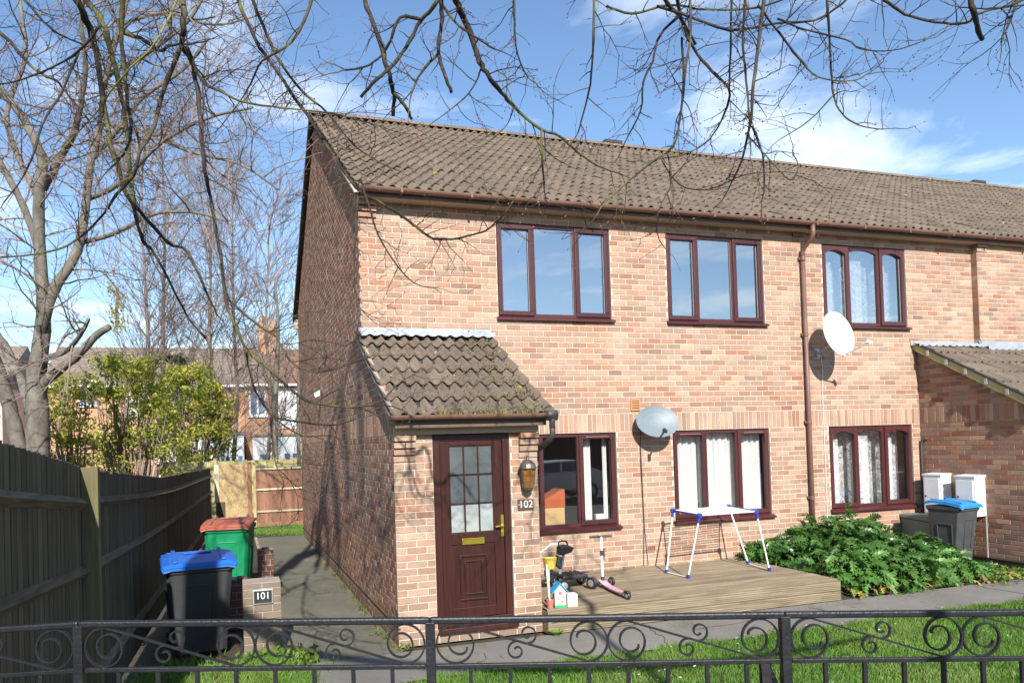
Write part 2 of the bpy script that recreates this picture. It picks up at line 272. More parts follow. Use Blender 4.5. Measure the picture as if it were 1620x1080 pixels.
# ------------------------------------------------------------------ mesh builder
class MB:
    def __init__(s): s.v = []; s.f = []; s.r = []
    def add(s, vs, fs, r=None):
        o = len(s.v); s.v += [tuple(x) for x in vs]; s.f += [tuple(i + o for i in f) for f in fs]
        s.r += [rnd.random() if r is None else r] * len(fs); return s
    def box(s, a, b, r=None):
        x0, y0, z0 = a; x1, y1, z1 = b
        return s.add([(x0, y0, z0), (x1, y0, z0), (x1, y1, z0), (x0, y1, z0), (x0, y0, z1), (x1, y0, z1), (x1, y1, z1), (x0, y1, z1)],
                     [(0, 3, 2, 1), (4, 5, 6, 7), (0, 1, 5, 4), (1, 2, 6, 5), (2, 3, 7, 6), (3, 0, 4, 7)], r)
    def bar(s, a, b, w, h=None, up=(0, 0, 1)):      # rectangular bar between two points
        a, b = V(a), V(b); h = w if h is None else h; d = (b - a).normalized(); u = V(up)
        if abs(d.dot(u)) > .97: u = V((0, 1, 0))
        x = d.cross(u).normalized() * w / 2; y = x.cross(d).normalized() * h / 2
        vs = [p + sx * x + sy * y for p in (a, b) for sx, sy in ((-1, -1), (1, -1), (1, 1), (-1, 1))]
        return s.add(vs, [(3, 2, 1, 0), (4, 5, 6, 7), (0, 1, 5, 4), (1, 2, 6, 5), (2, 3, 7, 6), (3, 0, 4, 7)])
    def tube(s, pts, rad, n=6, cap=True):
        pts = [V(p) for p in pts]; k = len(pts)
        if not isinstance(rad, (list, tuple)): rad = [rad] * k
        vs = []; t0 = (pts[1] - pts[0]).normalized(); x = t0.orthogonal().normalized()
        for i, p in enumerate(pts):
            d = (pts[min(i + 1, k - 1)] - pts[max(i - 1, 0)])
            d = d.normalized() if d.length > 1e-9 else t0
            x = x - d * x.dot(d)
            x = x.normalized() if x.length > 1e-6 else d.orthogonal().normalized()
            y = d.cross(x)
            for j in range(n):
                a = 2 * math.pi * j / n; vs.append(p + (x * math.cos(a) + y * math.sin(a)) * rad[i])
        fs = [(i * n + j, i * n + (j + 1) % n, (i + 1) * n + (j + 1) % n, (i + 1) * n + j) for i in range(k - 1) for j in range(n)]
        if cap: fs += [tuple(range(n - 1, -1, -1)), tuple(range((k - 1) * n, k * n))]
        return s.add(vs, fs)
    def lathe(s, c, prof, n=16, axis=(0, 0, 1), ph=0, sq=(1, 1)):
        q = V((0, 0, 1)).rotation_difference(V(axis)); c = V(c); vs = []
        for r_, h in prof:
            for j in range(n):
                a = ph + 2 * math.pi * j / n; vs.append(c + q @ V((r_ * math.cos(a) * sq[0], r_ * math.sin(a) * sq[1], h)))
        k = len(prof); fs = [(i * n + j, i * n + (j + 1) % n, (i + 1) * n + (j + 1) % n, (i + 1) * n + j) for i in range(k - 1) for j in range(n)]
        fs += [tuple(range(n - 1, -1, -1)), tuple(range((k - 1) * n, k * n))]
        return s.add(vs, fs)
    def prism(s, poly, d):                          # 3-D polygon pushed along d
        n = len(poly); vs = [V(p) for p in poly] + [V(p) + V(d) for p in poly]
        return s.add(vs, [tuple(range(n)), tuple(range(2 * n - 1, n - 1, -1))] + [(i, i + n, (i + 1) % n + n, (i + 1) % n) for i in range(n)])
    def build(s, name, mat, parent=None, smooth=False, bevel=0, **tags):
        me = bpy.data.meshes.new(name); me.from_pydata(s.v, [], s.f)
        a = me.attributes.new('rnd', 'FLOAT', 'FACE'); a.data.foreach_set('value', s.r)
        me.materials.append(M[mat] if isinstance(mat, str) else mat)
        if smooth: me.shade_smooth()
        o = bpy.data.objects.new(name, me); COL.objects.link(o)
        if bevel:
            b = o.modifiers.new('bevel', 'BEVEL'); b.width = bevel; b.segments = 2; b.limit_method = 'ANGLE'
        return adopt(o, parent, **tags)
def adopt(o, parent=None, **tags):
    if parent is not None:
        o.parent = parent
        if parent.name in ROOTM: o.matrix_parent_inverse = ROOTM[parent.name].inverted()
    for k, v in tags.items(): o[k] = v
    return o
ROOTM = {}
def thing(name, label, cat, loc=(0, 0, 0), rz=0, group=None, local=False):
    o = bpy.data.objects.new(name, None); COL.objects.link(o); o.empty_display_size = .1
    o.location = loc; o.rotation_euler = (0, 0, rz); o['label'] = label; o['category'] = cat
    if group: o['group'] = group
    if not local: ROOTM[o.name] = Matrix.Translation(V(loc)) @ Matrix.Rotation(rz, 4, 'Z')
    return o
def tag(o, label, cat, group=None):
    o['label'] = label; o['category'] = cat
    if group: o['group'] = group
    return o
def inst(name, me, mw, parent=None, **tags):        # linked copy of a shared mesh at a world matrix
    o = bpy.data.objects.new(name, me); COL.objects.link(o)
    if parent is not None:
        o.parent = parent
        if parent.name in ROOTM: o.matrix_parent_inverse = ROOTM[parent.name].inverted()
    o.matrix_basis = mw
    for k, v in tags.items(): o[k] = v
    return o
def text(body, size, mw, mat, parent, name='numeral', ext=.002):
    cu = bpy.data.curves.new(name, 'FONT'); cu.body = body; cu.size = size; cu.extrude = ext; cu.align_x = 'CENTER'; cu.align_y = 'CENTER'; cu.resolution_u = 4
    o = bpy.data.objects.new(name, cu); COL.objects.link(o); bpy.context.view_layer.update()
    me = bpy.data.meshes.new_from_object(o.evaluated_get(bpy.context.evaluated_depsgraph_get())); bpy.data.objects.remove(o)
    me.materials.clear(); me.materials.append(M[mat]); o = bpy.data.objects.new(name, me); COL.objects.link(o); adopt(o, parent); o.matrix_basis = mw; return o
GZ = -0.2
# ================================================================== SETTING
def sheet(name, mat, x0, x1, y0, y1, z, n=1):
    mb = MB(); vs = [(x0 + (x1 - x0) * i / n, y0 + (y1 - y0) * j / n, z) for j in range(n + 1) for i in range(n + 1)]
    mb.add(vs, [(j * (n + 1) + i, j * (n + 1) + i + 1, (j + 1) * (n + 1) + i + 1, (j + 1) * (n + 1) + i) for j in range(n) for i in range(n)])
    return mb.build(name, mat, kind='structure')
sheet('ground', 'soil', -400, 400, -300, 500, GZ - .03)
sheet('road', 'road', -60, 60, -22, -13, GZ - .022)
sheet('pavement', 'paving', -60, 60, -12.9, -6.4, GZ - .02)
sheet('lawn', 'turf', -.25, 14, -6.38, -2.94, GZ - .008)
sheet('front_path', 'paving', -1.12, 14, -2.93, -1.97, GZ)
sheet('side_path', 'mossy', -1.12, .0, -1.966, 9.3, GZ + .001)
sheet('entrance_path', 'mossy', -1.12, -.254, -6.38, -2.934, GZ + .001)
ck = MB(); q_ = random.Random(3)
for x, y, a, n in ((2.6, -2.95, 1.5, 9), (5.3, -2.9, 1.75, 8), (8.1, -2.9, 1.4, 8), (.4, -2.9, .9, 8), (3.2, -2.45, .1, 16), (-.9, 3.0, .2, 9), (-1.0, -.6, .35, 10), (-1.0, 6.0, -.1, 10)):
    p = V((x, y, 0))
    for _ in range(n):
        a2 = a + q_.uniform(-.6, .6); e = p + V((math.cos(a2), math.sin(a2), 0)) * q_.uniform(.07, .13)
        if -2.92 < e.y < -1.99 or (-1.1 < e.x < -.02 and e.y > -1.9): ck.bar((p.x, p.y, GZ + .003), (e.x, e.y, GZ + .003), q_.uniform(.004, .009), .003)
        p = e
ck.build('path_cracks', 'soil', kind='structure')
sheet('far_garden', 'turf', -40, 30, 14, 60, GZ - .012)
mb = MB()
for x0, x1, y0, y1 in ((-1.12, -1.11, -6.3, 9.3),): mb.box((x0 - .05, y0, GZ - .02), (x1, y1, GZ + .02))
mb.build('path_edging', 'mortar_dark', kind='structure')

# ================================================================== HOUSE
house = thing('terraced_house', 'two storey terraced brick house with brown tiled roof and a tiled door porch', 'house', (0, 0, GZ))
ROWS = []                                             # (z0, z1, soldier)
z = GZ; k = 0
for k in range(30): ROWS.append((GZ + k * 2.26 / 30, GZ + (k + 1) * 2.26 / 30, False))
ROWS.append((2.06, 2.325, True))
CU = (5.18 - 2.325) / 36
for k in range(78): ROWS.append((2.325 + k * CU, 2.325 + (k + 1) * CU, False))

BR = []                                               # every brick: wall id, O, U, N, u0,u1,z0,z1
JT = .011
def lay(wall, O, U, Nn, L, ztop, openings=(), clip=None, zbot=GZ):
    O, U, Nn = V(O), V(U), V(Nn)
    for i, (z0, z1, sold) in enumerate(ROWS):
        if z1 > ztop + .01 or z0 < zbot - .001: continue
        zc = (z0 + z1) / 2; pitch = .0752 if sold else .225
        u = -.1125 if (i % 2 and not sold) else 0.0
        while u < L - .01:
            a, b = max(u, 0), min(u + pitch, L); u += pitch
            segs = [(a, b)]
            for (p, q, r, s_) in openings:
                if r < zc < s_:
                    ns = []
                    for (a_, b_) in segs:
                        if b_ <= p or a_ >= q: ns.append((a_, b_))
                        else:
                            if a_ < p: ns.append((a_, p))
                            if b_ > q: ns.append((q, b_))
                    segs = ns
            for (a_, b_) in segs:
                if b_ - a_ < .03: continue
                if clip and not clip((a_ + b_) / 2, z1): continue
                BR.append((wall, O, U, Nn, a_ + JT / 2, b_ - JT / 2, z0 + JT / 2, z1 - JT / 2))
def backing(name, O, U, Nn, L, ztop, openings, mat='mortar', reveal=.13, zbot=GZ):
    O, U, Nn = V(O) - V(Nn) * .006, V(U), V(Nn); mb = MB()
    us = sorted({0, L} | {x for o in openings for x in (max(o[0], 0), min(o[1], L))}); zs = sorted({zbot, ztop} | {x for o in openings for x in o[2:4]})
    P = lambda u, z_: O + U * u + V((0, 0, z_))
    for a, b in zip(us, us[1:]):
        for c, d in zip(zs, zs[1:]):
            if any(o[0] <= (a + b) / 2 <= o[1] and o[2] <= (c + d) / 2 <= o[3] for o in openings): continue
            mb.add([P(a, c), P(b, c), P(b, d), P(a, d)], [(0, 1, 2, 3)])
    for (a, b, c, d) in openings:                     # reveals
        q = -Nn * reveal
        for p0, p1 in (((a, c), (a, d)), ((a, d), (b, d)), ((b, d), (b, c)), ((b, c), (a, c))):
            mb.add([P(*p0), P(*p1), P(*p1) + q, P(*p0) + q], [(0, 1, 2, 3)])
    return mb.build(name, mat, house)
WIN_UP = [(1.92, 3.69), (4.64, 6.40), (7.565, 9.33)]
op_front = [(a, b, 3.70, 5.035) for a, b in WIN_UP] + [(a, b, .705, 2.055) for a, b in WIN_UP]
WALLS = {}
WALLS['front'] = backing('front_wall', (0, 0, 0), (1, 0, 0), (0, -1, 0), 10.84, 5.18, op_front)
WALLS['front2'] = backing('front_wall', (10.84, -.11, 0), (1, 0, 0), (0, -1, 0), 9.2, 5.18, [])
WALLS['step'] = backing('step_wall', (10.84, .02, 0), (0, -1, 0), (-1, 0, 0), .13, 5.18, [])
WALLS['porch'] = backing('porch_wall', (0, -1.8, 0), (1, 0, 0), (0, -1, 0), 1.66, 2.27, [(.43, 1.33, -.06, 2.07)], reveal=.1)
WALLS['porch_side'] = backing('porch_wall', (1.66, -1.8, 0), (0, 1, 0), (1, 0, 0), 1.8, 2.3, [])
PS = .575                                             # porch roof slope
def gable_top(y): return 2.24 + (y + 2.0) * PS if y < 0 else 5.22 + (min(y, 9.2 - y) + .33) * .615
gm = MB(); poly = [(-1.8, GZ), (9.2, GZ), (9.2, 5.3), (4.6, gable_top(4.6)), (0.0, gable_top(0.001)), (0.0, gable_top(-.001)), (-1.8, gable_top(-1.8))]
gm.add([(.006, y, z_) for y, z_ in poly], [tuple(range(len(poly)))]); WALLS['gable'] = gm.build('gable_wall', 'mortar', house)
lay('front', (0, 0, 0), (1, 0, 0), (0, -1, 0), 10.84, 5.18, op_front)
lay('front2', (10.84, -.11, 0), (1, 0, 0), (0, -1, 0), 9.2, 5.18)
lay('step', (10.84, 0, 0), (0, -1, 0), (-1, 0, 0), .11, 5.18)
lay('porch', (0, -1.8, 0), (1, 0, 0), (0, -1, 0), 1.66, 2.07, [(.43, 1.33, -.06, 2.07)])
lay('porch_side', (1.66, -1.8, 0), (0, 1, 0), (1, 0, 0), 1.8, 2.07)
lay('gable', (0, 9.2, 0), (0, -1, 0), (-1, 0, 0), 11.0, 8.4, clip=lambda u, z1: z1 < gable_top(9.2 - u) - .02)
# neighbouring porch
NX0, NX1, NY = 9.5, 13.3, -1.78
WALLS['nside'] = MB().add([(NX0 + .006, 0, GZ), (NX0 + .006, NY, GZ), (NX0 + .006, NY, 2.35), (NX0 + .006, 0, 3.3)], [(0, 1, 2, 3)]).build('neighbour_porch_wall', 'mortar_dark', house)
WALLS['nfront'] = backing('neighbour_porch_wall', (NX0, NY, 0), (1, 0, 0), (0, -1, 0), NX1 - NX0, 2.3, [])
ngt = lambda y: 3.34 + y * .58
lay('nside', (NX0, 0, 0), (0, -1, 0), (-1, 0, 0), 1.78, 3.3, clip=lambda u, z1: z1 < ngt(-u))
lay('nfront', (NX0, NY, 0), (1, 0, 0), (0, -1, 0), NX1 - NX0, 2.07)

# the 300 bricks that show largest are single objects, the others one joined mesh per wall
def show(b):
    c = b[1] + b[2] * ((b[4] + b[5]) / 2) + V((0, 0, (b[6] + b[7]) / 2)); d = c - CAM; l = d.length
    f = -b[3].dot(d) / l
    pr = d.dot(FW)
    if f <= 0 or pr <= 0: return 0
    uu = PPX + FOC * d.dot(RX) / pr; vv = PPY - FOC * d.dot(UX) / pr
    if not (0 < uu < 1620 and 0 < vv < 1080): return 0
    if b[0] == 'front' and b[4] < 1.7 and (b[6] + b[7]) / 2 < 3.4: return 0
    return (b[5] - b[4]) * (b[7] - b[6]) * f / l ** 2
full = [b for b in BR if b[5] - b[4] > .2 and b[7] - b[6] < .1]
top = set(id(b) for b in sorted(full, key=show, reverse=True)[:300])
BMESH = {}
def unit_brick(w_, h_):
    key = (round(w_, 3), round(h_, 3))
    if key not in BMESH:
        mb = MB(); e = .003
        vs = [(0, 0, 0), (w_, 0, 0), (w_, 0, h_), (0, 0, h_)]
        mb.add([(x, .02, z_) for x, _, z_ in vs] + [(x, e, z_) for x, _, z_ in vs] + [(min(max(x, e), w_ - e), 0, min(max(z_, e), h_ - e)) for x, _, z_ in vs],
               [(8, 9, 10, 11)] + [(i + o, (i + 1) % 4 + o, (i + 1) % 4 + o + 4, i + o + 4) for o in (0, 4) for i in range(4)])
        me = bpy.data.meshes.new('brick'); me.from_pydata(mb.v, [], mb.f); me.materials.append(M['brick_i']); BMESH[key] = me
    return BMESH[key]
J = {}
for b in BR:
    wl, O, U, Nn, u0, u1, z0, z1 = b
    Z = V((0, 0, 1)); o = O + U * u0 + Z * z0
    pr = rnd.uniform(-.0015, .0015); o = o + Nn * pr
    if id(b) in top:
        mw = Matrix(((U.x, -Nn.x, 0, o.x), (U.y, -Nn.y, 0, o.y), (U.z, -Nn.z, 1, o.z), (0, 0, 0, 1)))
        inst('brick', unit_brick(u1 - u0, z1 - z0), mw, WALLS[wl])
    else:
        mb = J.setdefault(wl, MB()); a = u1 - u0; h_ = z1 - z0; e = .003; q = rnd.random()
        fr = [o + Nn * 0 + U * x + Z * zz_ for x, zz_ in ((e, e), (a - e, e), (a - e, h_ - e), (e, h_ - e))]
        bk = [o - Nn * e + U * x + Z * zz_ for x, zz_ in ((0, 0), (a, 0), (a, h_), (0, h_))]
        b2 = [p - Nn * .017 for p in bk]
        mb.add(b2 + bk + fr, [(8, 9, 10, 11)] + [(i + o_, (i + 1) % 4 + o_, (i + 1) % 4 + o_ + 4, i + o_ + 4) for o_ in (0, 4) for i in range(4)], q)
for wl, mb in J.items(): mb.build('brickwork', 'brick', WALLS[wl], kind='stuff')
# corbelled bricks under the eaves
def corbel(x0, x1, y, zt, n, par, ch=.076):
    for i in range(n):
        pz = zt - i * ch; pj = .014 + (n - 1 - i) * .024
        xs = [x0, (x0 + x1) / 2, x1] if i % 2 else [x0, x1]
        for a, b in zip(xs, xs[1:]):
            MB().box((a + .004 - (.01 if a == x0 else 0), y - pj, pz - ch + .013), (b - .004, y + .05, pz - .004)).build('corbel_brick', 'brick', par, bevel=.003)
corbel(0, .235, 0, 5.175, 4, WALLS['front']); corbel(6.98, 7.21, 0, 5.175, 2, WALLS['front']); corbel(10.84, 11.07, -.11, 5.175, 2, WALLS['front2'])
corbel(0, .235, -1.8, 2.056, 4, WALLS['porch'], .074); corbel(1.44, 1.66, -1.8, 2.056, 4, WALLS['porch'], .074)
MB().box((-.004, -1.806, -.012), (.02, 9.2, .003)).build('damp_course', 'dark', house)
MB().box((9.4, -1.78, -.05), (9.52, -.02, -.045)).build('damp_course', 'dark', house)
# rest of the shell
mb = MB(); mb.box((.05, 9.0, GZ), (20, 9.2, 5.3)); mb.box((19.9, .02, GZ), (20.04, 9.0, 5.3)); mb.build('back_wall', 'mortar_dark', house)
mb = MB(); mb.box((.2, .16, 2.36), (19.9, 9.0, 2.56)); mb.box((.2, .16, -.1), (19.9, 9.0, 0.0)); mb.box((.2, .16, 5.14), (19.9, 9.0, 5.17)); mb.build('storey_floor', 'plaster', house)
mb = MB()
for x in (4.2, 7.05, 10.4): mb.box((x, .15, 0), (x + .12, 9, 5.14))
mb.box((.2, 4.2, 0), (19.9, 4.3, 5.14)); mb.build('partition', 'plaster', house)
mb = MB(); mb.box((.06, -1.74, GZ), (1.6, -1.70, -.06)); mb.box((.06, -1.7, GZ), (1.6, -.02, -.03)); mb.build('porch_floor', 'mortar_dark', house)

# ------------------------------------------------------------------ roofs
def tile_mesh(name, W_, L_, amp, waves, mat):
    n = 7 * waves; mb = MB(); vs = []
    for yy, zz_ in ((0, 0), (0, 0), (0, None), (L_, .0)):
        for i in range(n + 1):
            ph = 2 * math.pi * i / 7.0
            zw = amp * (math.cos(ph) if math.cos(ph) > -.35 else -.35 - .25 * (1 if math.cos(ph) < -.8 else 0))
            vs.append((W_ * i / n, yy, zw + (zz_ if zz_ is not None else -(.014 + .012 * max(math.cos(ph), 0)))))
    m1 = n + 1
    fs = [(i, i + 1, 3 * m1 + i + 1, 3 * m1 + i) for i in range(n)] + [(2 * m1 + i, 2 * m1 + i + 1, m1 + i + 1, m1 + i) for i in range(n)]
    return vs, fs
def roof(par, x0, x1, y0, z0, slope, gauge, rows, amp, tw, single, top_n, shear=0, cut=None):
    al = math.atan(slope); vs, fs = tile_mesh('t', tw, gauge * 1.30, amp, 2, None)
    me = bpy.data.meshes.new('roof_tile'); me.from_pydata(vs, [], fs); me.materials.append(M['tile_i']); me.shade_smooth()
    T = []
    nx = int(round((x1 - x0) / tw))
    for j in range(rows):
        for i in range(nx):
            o = V((x0 + i * tw, y0 + j * gauge * math.cos(al), z0 + j * gauge * math.sin(al)))
            T.append(o)
    T.sort(key=lambda p: (p - CAM).length)
    rest = MB()
    for q, o in enumerate(T):
        tl = -.36 * amp / gauge - .075 + rnd.uniform(-.012, .016)
        mw = Matrix.Translation(o + V((0, 0, rnd.uniform(-.004, .006)))) @ Matrix.Rotation(al + tl, 4, 'X') @ Matrix.Rotation(rnd.uniform(-.012, .012), 4, 'Z') @ Matrix.Rotation(rnd.uniform(-.012, .012), 4, 'Y')
        if q < top_n: inst('roof_tile', me, mw, par)
        else: rest.add([mw @ V(p) for p in vs], fs, rnd.random())
    if rest.v: rest.build('roof_tiling', 'tile', par, smooth=True, kind='stuff')
RS = .62; EY, EZ = -.345, 5.285; al = math.atan(RS); RIDY = 4.6; RIDZ = EZ + (RIDY - EY) * RS
mb = MB()
mb.add([(-.085, EY + .03, EZ - .045), (20, EY + .03, EZ - .045), (20, RIDY, RIDZ - .03), (-.085, RIDY, RIDZ - .03), (20, 9.55, EZ - .03), (-.085, 9.55, EZ - .03)], [(0, 1, 2, 3), (3, 2, 4, 5)])
rf = mb.build('main_roof', 'tile', house)
slope_len = (RIDY - EY) / math.cos(al)
roof(rf, -.10, 20, EY, EZ, RS, slope_len / 17.6, 18, .036, .33, True, 262)
for i in range(45):
    x = -.10 + i * .447
    mb = MB(); n = 7
    vs = [(xx, RIDY + .125 * math.cos(math.pi * j / n) * s_, RIDZ - .03 + .095 * math.sin(math.pi * j / n) * s_) for xx, s_ in ((x, 1), (x + .44, .97), (x + .44, .86), (x, .86)) for j in range(n + 1)]
    fs = [(a * (n + 1) + j, a * (n + 1) + j + 1, ((a + 1) % 4) * (n + 1) + j + 1, ((a + 1) % 4) * (n + 1) + j) for a in range(4) for j in range(n)]
    mb.add(vs, fs); mb.build('ridge_tile', 'tile_i', rf)
for x in (6.2, 17.0): MB().box((x, RIDY - .1, RIDZ + .03), (x + .42, RIDY + .1, RIDZ + .11)).build('ridge_vent', 'dark', rf, bevel=.015)
# barge boards and mortared verge
P3 = lambda y, z_: (-.1, y, z_)
mb = MB(); mb.prism([P3(EY + .05, EZ - .07), P3(RIDY, RIDZ - .055), P3(RIDY, RIDZ - .075), P3(EY + .05, EZ - .10)], (.1, 0, 0)); mb.build('verge_mortar', 'mortar', rf)
mb = MB(); mb.prism([P3(RIDY, RIDZ + .0), P3(9.56, EZ + .0), P3(9.56, EZ - .16), P3(RIDY, RIDZ - .16)], (.05, 0, 0)); mb.build('barge_board', 'dark', rf)
mb = MB(); mb.box((-.085, 9.42, EZ - .28), (.06, 9.56, EZ - .12)); mb.build('eaves_box', 'soffit', rf)
# eaves: soffit, fascia, gutter, downpipe
MB().box((.0, -.215, 5.176), (20, .0, 5.186)).build('soffit', 'soffit', house)
MB().box((0, -.235, 5.168), (20, -.217, 5.30)).build('fascia', 'fascia', house)
def gutter(par, x0, x1, y, zt, r_, mat='gutter'):
    n = 8; mb = MB()
    vs = [(x, y - r_ * s_ * math.cos(math.pi * j / n), zt - r_ * s_ * math.sin(math.pi * j / n)) for x in (x0, x1) for s_ in (1, .9) for j in range(n + 1)]
    m = n + 1
    fs = [(j, j + 1, 2 * m + j + 1, 2 * m + j) for j in range(n)] + [(m + j + 1, m + j, 3 * m + j, 3 * m + j + 1) for j in range(n)]
    for o in (0, 2 * m): fs += [(o + j, o + m + j, o + m + j + 1, o + j + 1) for j in range(n)] + [tuple(range(o, o + m))]
    fs += [(0, m, 3 * m, 2 * m), (n, m + n, 3 * m + n, 2 * m + n)]
    g = mb.add(vs, fs).build('gutter', mat, par, smooth=False); return g
g = gutter(house, -.05, 20, -.295, 5.268, .056)
for x in np.arange(.5, 20, .95):
    MB().box((x, -.36, 5.205), (x + .03, -.23, 5.275)).build('gutter_clip', 'gutter', g, bevel=.004)
for x in (3.25, 6.05, 9.9, 12.0): MB().tube([(x, -.295, 5.266), (x + .11, -.295, 5.266)], .062, 12).build('gutter_joint', 'gutter', g)
dp = MB(); PX = 7.12
dp.tube([(PX, -.295, 5.24), (PX, -.295, 5.08), (PX, -.27, 5.03), (PX - .0, -.09, 4.90), (PX, -.06, 4.84), (PX, -.06, 4.7)], .036, 10)
dp.tube([(PX, -.06, 4.84), (PX, -.06, GZ)], .034, 10); dpo = dp.build('downpipe', 'gutter', house, smooth=True)
for z_ in (4.72, 3.5, 2.1, .9): MB().tube([(PX, -.06, z_), (PX, -.06, z_ + .06)], .041, 10).box((PX - .055, -.04, z_ + .01), (PX + .055, -.002, z_ + .05)).build('pipe_bracket', 'gutter', dpo)
mo = MB()
for _ in range(900):                                  # moss and seedlings in the gutters
    x = .1 + 2.4 * rnd.random() ** 1.3 if rnd.random() < .8 else rnd.uniform(0, 9)
    p = V((x, -.30 + rnd.uniform(-.03, .03), 5.265)); h_ = rnd.uniform(.012, .05); a = rnd.uniform(0, 6.3); d = V((math.cos(a), math.sin(a), 0)) * rnd.uniform(.008, .02)
    mo.add([p - d, p + d, p + V((rnd.uniform(-.015, .015), rnd.uniform(-.015, .015), h_))], [(0, 1, 2)])
mo.build('gutter_moss', 'moss', g, kind='stuff')

# porch roof
PY, PZ = -2.03, 2.275
mb = MB(); mb.add([(-.06, PY + .03, PZ - .05), (1.76, PY + .03, PZ - .05), (1.76, -.0, PZ - .05 + 2.0 * PS), (-.06, -.0, PZ - .05 + 2.0 * PS)], [(0, 1, 2, 3)])
pr = mb.build('porch_roof', 'dark', house)
roof(pr, -.08, 1.78, PY, PZ, PS, .392, 6, .038, .31, True, 36)
mb = MB(); mb.prism([(-.07, PY + .02, PZ - .035), (-.07, 0, PZ - .035 + 2.01 * PS), (-.07, 0, PZ - .075 + 2.01 * PS), (-.07, PY + .02, PZ - .075)], (.07, 0, 0)); mb.build('verge_mortar', 'mortar_dark', pr)
def flashing(x0, x1, par, zt=3.51, zb=3.45, y=-.004, low=-.17, n=90, zl=3.435, amp=.014, ph=.08, wl=.155):
    mb = MB(); vs = []
    for i in range(n + 1):
        x = x0 + (x1 - x0) * i / n; wv = amp * max(math.cos(2 * math.pi * (x + ph) / wl), -.55) + rnd.uniform(-.003, .003)
        vs += [(x, y, zt + rnd.uniform(-.002, .002)), (x, y - .012, zb), (x, low * .45, zb - .004 + wv * .25), (x, low, zl + wv), (x, low - .008, zl + wv - .05)]
    mb.add(vs, [(i * 5 + k_, i * 5 + k_ + 1, i * 5 + k_ + 6, i * 5 + k_ + 5) for i in range(n) for k_ in range(4)])
    return mb.build('lead_flashing', 'lead', par)
flashing(-.04, 1.80, pr)
g2 = gutter(house, -.08, 1.66, -2.05, 2.262, .055)
MB().box((-.02, -1.99, 2.13), (1.7, -1.965, 2.25)).build('fascia', 'fascia', house)
MB().box((0.004, -1.962, 2.135), (1.69, -1.80, 2.145)).build('soffit', 'soffit', house)
MB().box((.0, -1.86, 2.06), (1.66, -1.79, 2.132)).build('lintel_board', 'soffit', house)
mb = MB(); mb.tube([(1.66, -2.05, 2.235), (1.80, -2.05, 2.235)], .06, 12); mb.lathe((1.745, -2.05, 2.09), [(.034, 0), (.034, .08), (.06, .14)], 12)
mb.tube([(1.745, -2.05, 2.14), (1.745, -2.05, 2.02), (1.735, -1.95, 1.95), (1.705, -1.5, 1.78), (1.70, -1.2, 1.70), (1.70, -1.15, 1.6), (1.70, -1.15, GZ)], .034, 10); mb.build('downpipe', 'gutter_dark', house, smooth=True)
mo = MB()
for _ in range(800):
    x = rnd.choice([.5, .62, .95, 1.02, 1.12, 1.42]) + rnd.gauss(0, .05); p = V((x, -2.04 + rnd.uniform(-.04, .02), 2.262)); h_ = rnd.uniform(.015, .06); a = rnd.uniform(0, 6.3); d = V((math.cos(a), math.sin(a), 0)) * rnd.uniform(.006, .016)
    mo.add([p - d, p + d, p + V((rnd.uniform(-.02, .02), rnd.uniform(-.02, .02), h_))], [(0, 1, 2)])
for _ in range(1500):                                 # moss cushions on the tiles
    if rnd.random() < .7: t_ = rnd.random() ** 1.2; x = 1.75 - abs(rnd.gauss(0, .45)) * (1 - .3 * t_)
    else: t_ = rnd.random() * .5; x = rnd.uniform(0, 1.7)
    if not -.02 < x < 1.72: continue
    j = int(t_ * 6); y = PY + .345 * (j + (rnd.random() ** 2)) ; zz_ = PZ + (y - PY) * PS + .012 + .04 * max(math.cos(2 * math.pi * (x + .08) / .155), -.5)
    p = V((x, y, zz_)); a = rnd.uniform(0, 6.3); d = V((math.cos(a), math.sin(a), 0)) * rnd.uniform(.006, .020)
    mo.add([p - d, p + d, p + V((rnd.uniform(-.012, .012), rnd.uniform(-.02, .012), rnd.uniform(.006, .02)))], [(0, 1, 2)])
mo.build('roof_moss', 'tile_moss', pr, kind='stuff')

# neighbouring porch roof
nr = MB().add([(9.40, -2.0, 2.24), (NX1 + .1, -2.0, 2.24), (NX1 + .1, 0, 3.36), (9.40, 0, 3.36)], [(0, 1, 2, 3)]).build('neighbour_porch_roof', 'dark', house)
roof(nr, 9.42, 13.4, -2.05, 2.255, .58, .385, 6, .040, .31, True, 40)
flashing(9.36, 10.83, nr, 3.47, 3.39, zl=3.415, ph=-9.42); flashing(10.80, 13.4, nr, 3.47, 3.35, -.116, -.28, 120, 3.35, .014, -9.42)
MB().box((10.826, -.135, 3.36), (10.836, -.005, 3.50)).build('lead_flashing', 'lead', nr)
mb = MB(); mb.prism([(9.40, -2.03, 2.27), (9.40, 0, 3.43), (9.40, 0, 3.32), (9.40, -2.03, 2.15)], (.025, 0, 0)); mb.build('barge_board', 'mossy_wood', nr)
mb = MB(); mb.prism([(9.385, -2.05, 2.29), (9.385, -.12, 3.40), (9.385, -.12, 3.375), (9.385, -2.05, 2.255)], (.06, 0, 0)); mb.build('verge_trim', 'dark', nr)
for q in range(6):
    y = -.3 - q * .32; z_ = 3.44 + y * .58
    MB().box((9.372, y - .02, z_ - .09), (9.40, y + .02, z_ - .0)).build('verge_clip', 'steel', nr)
gutter(house, 9.40, 13.4, -2.06, 2.245, .055)

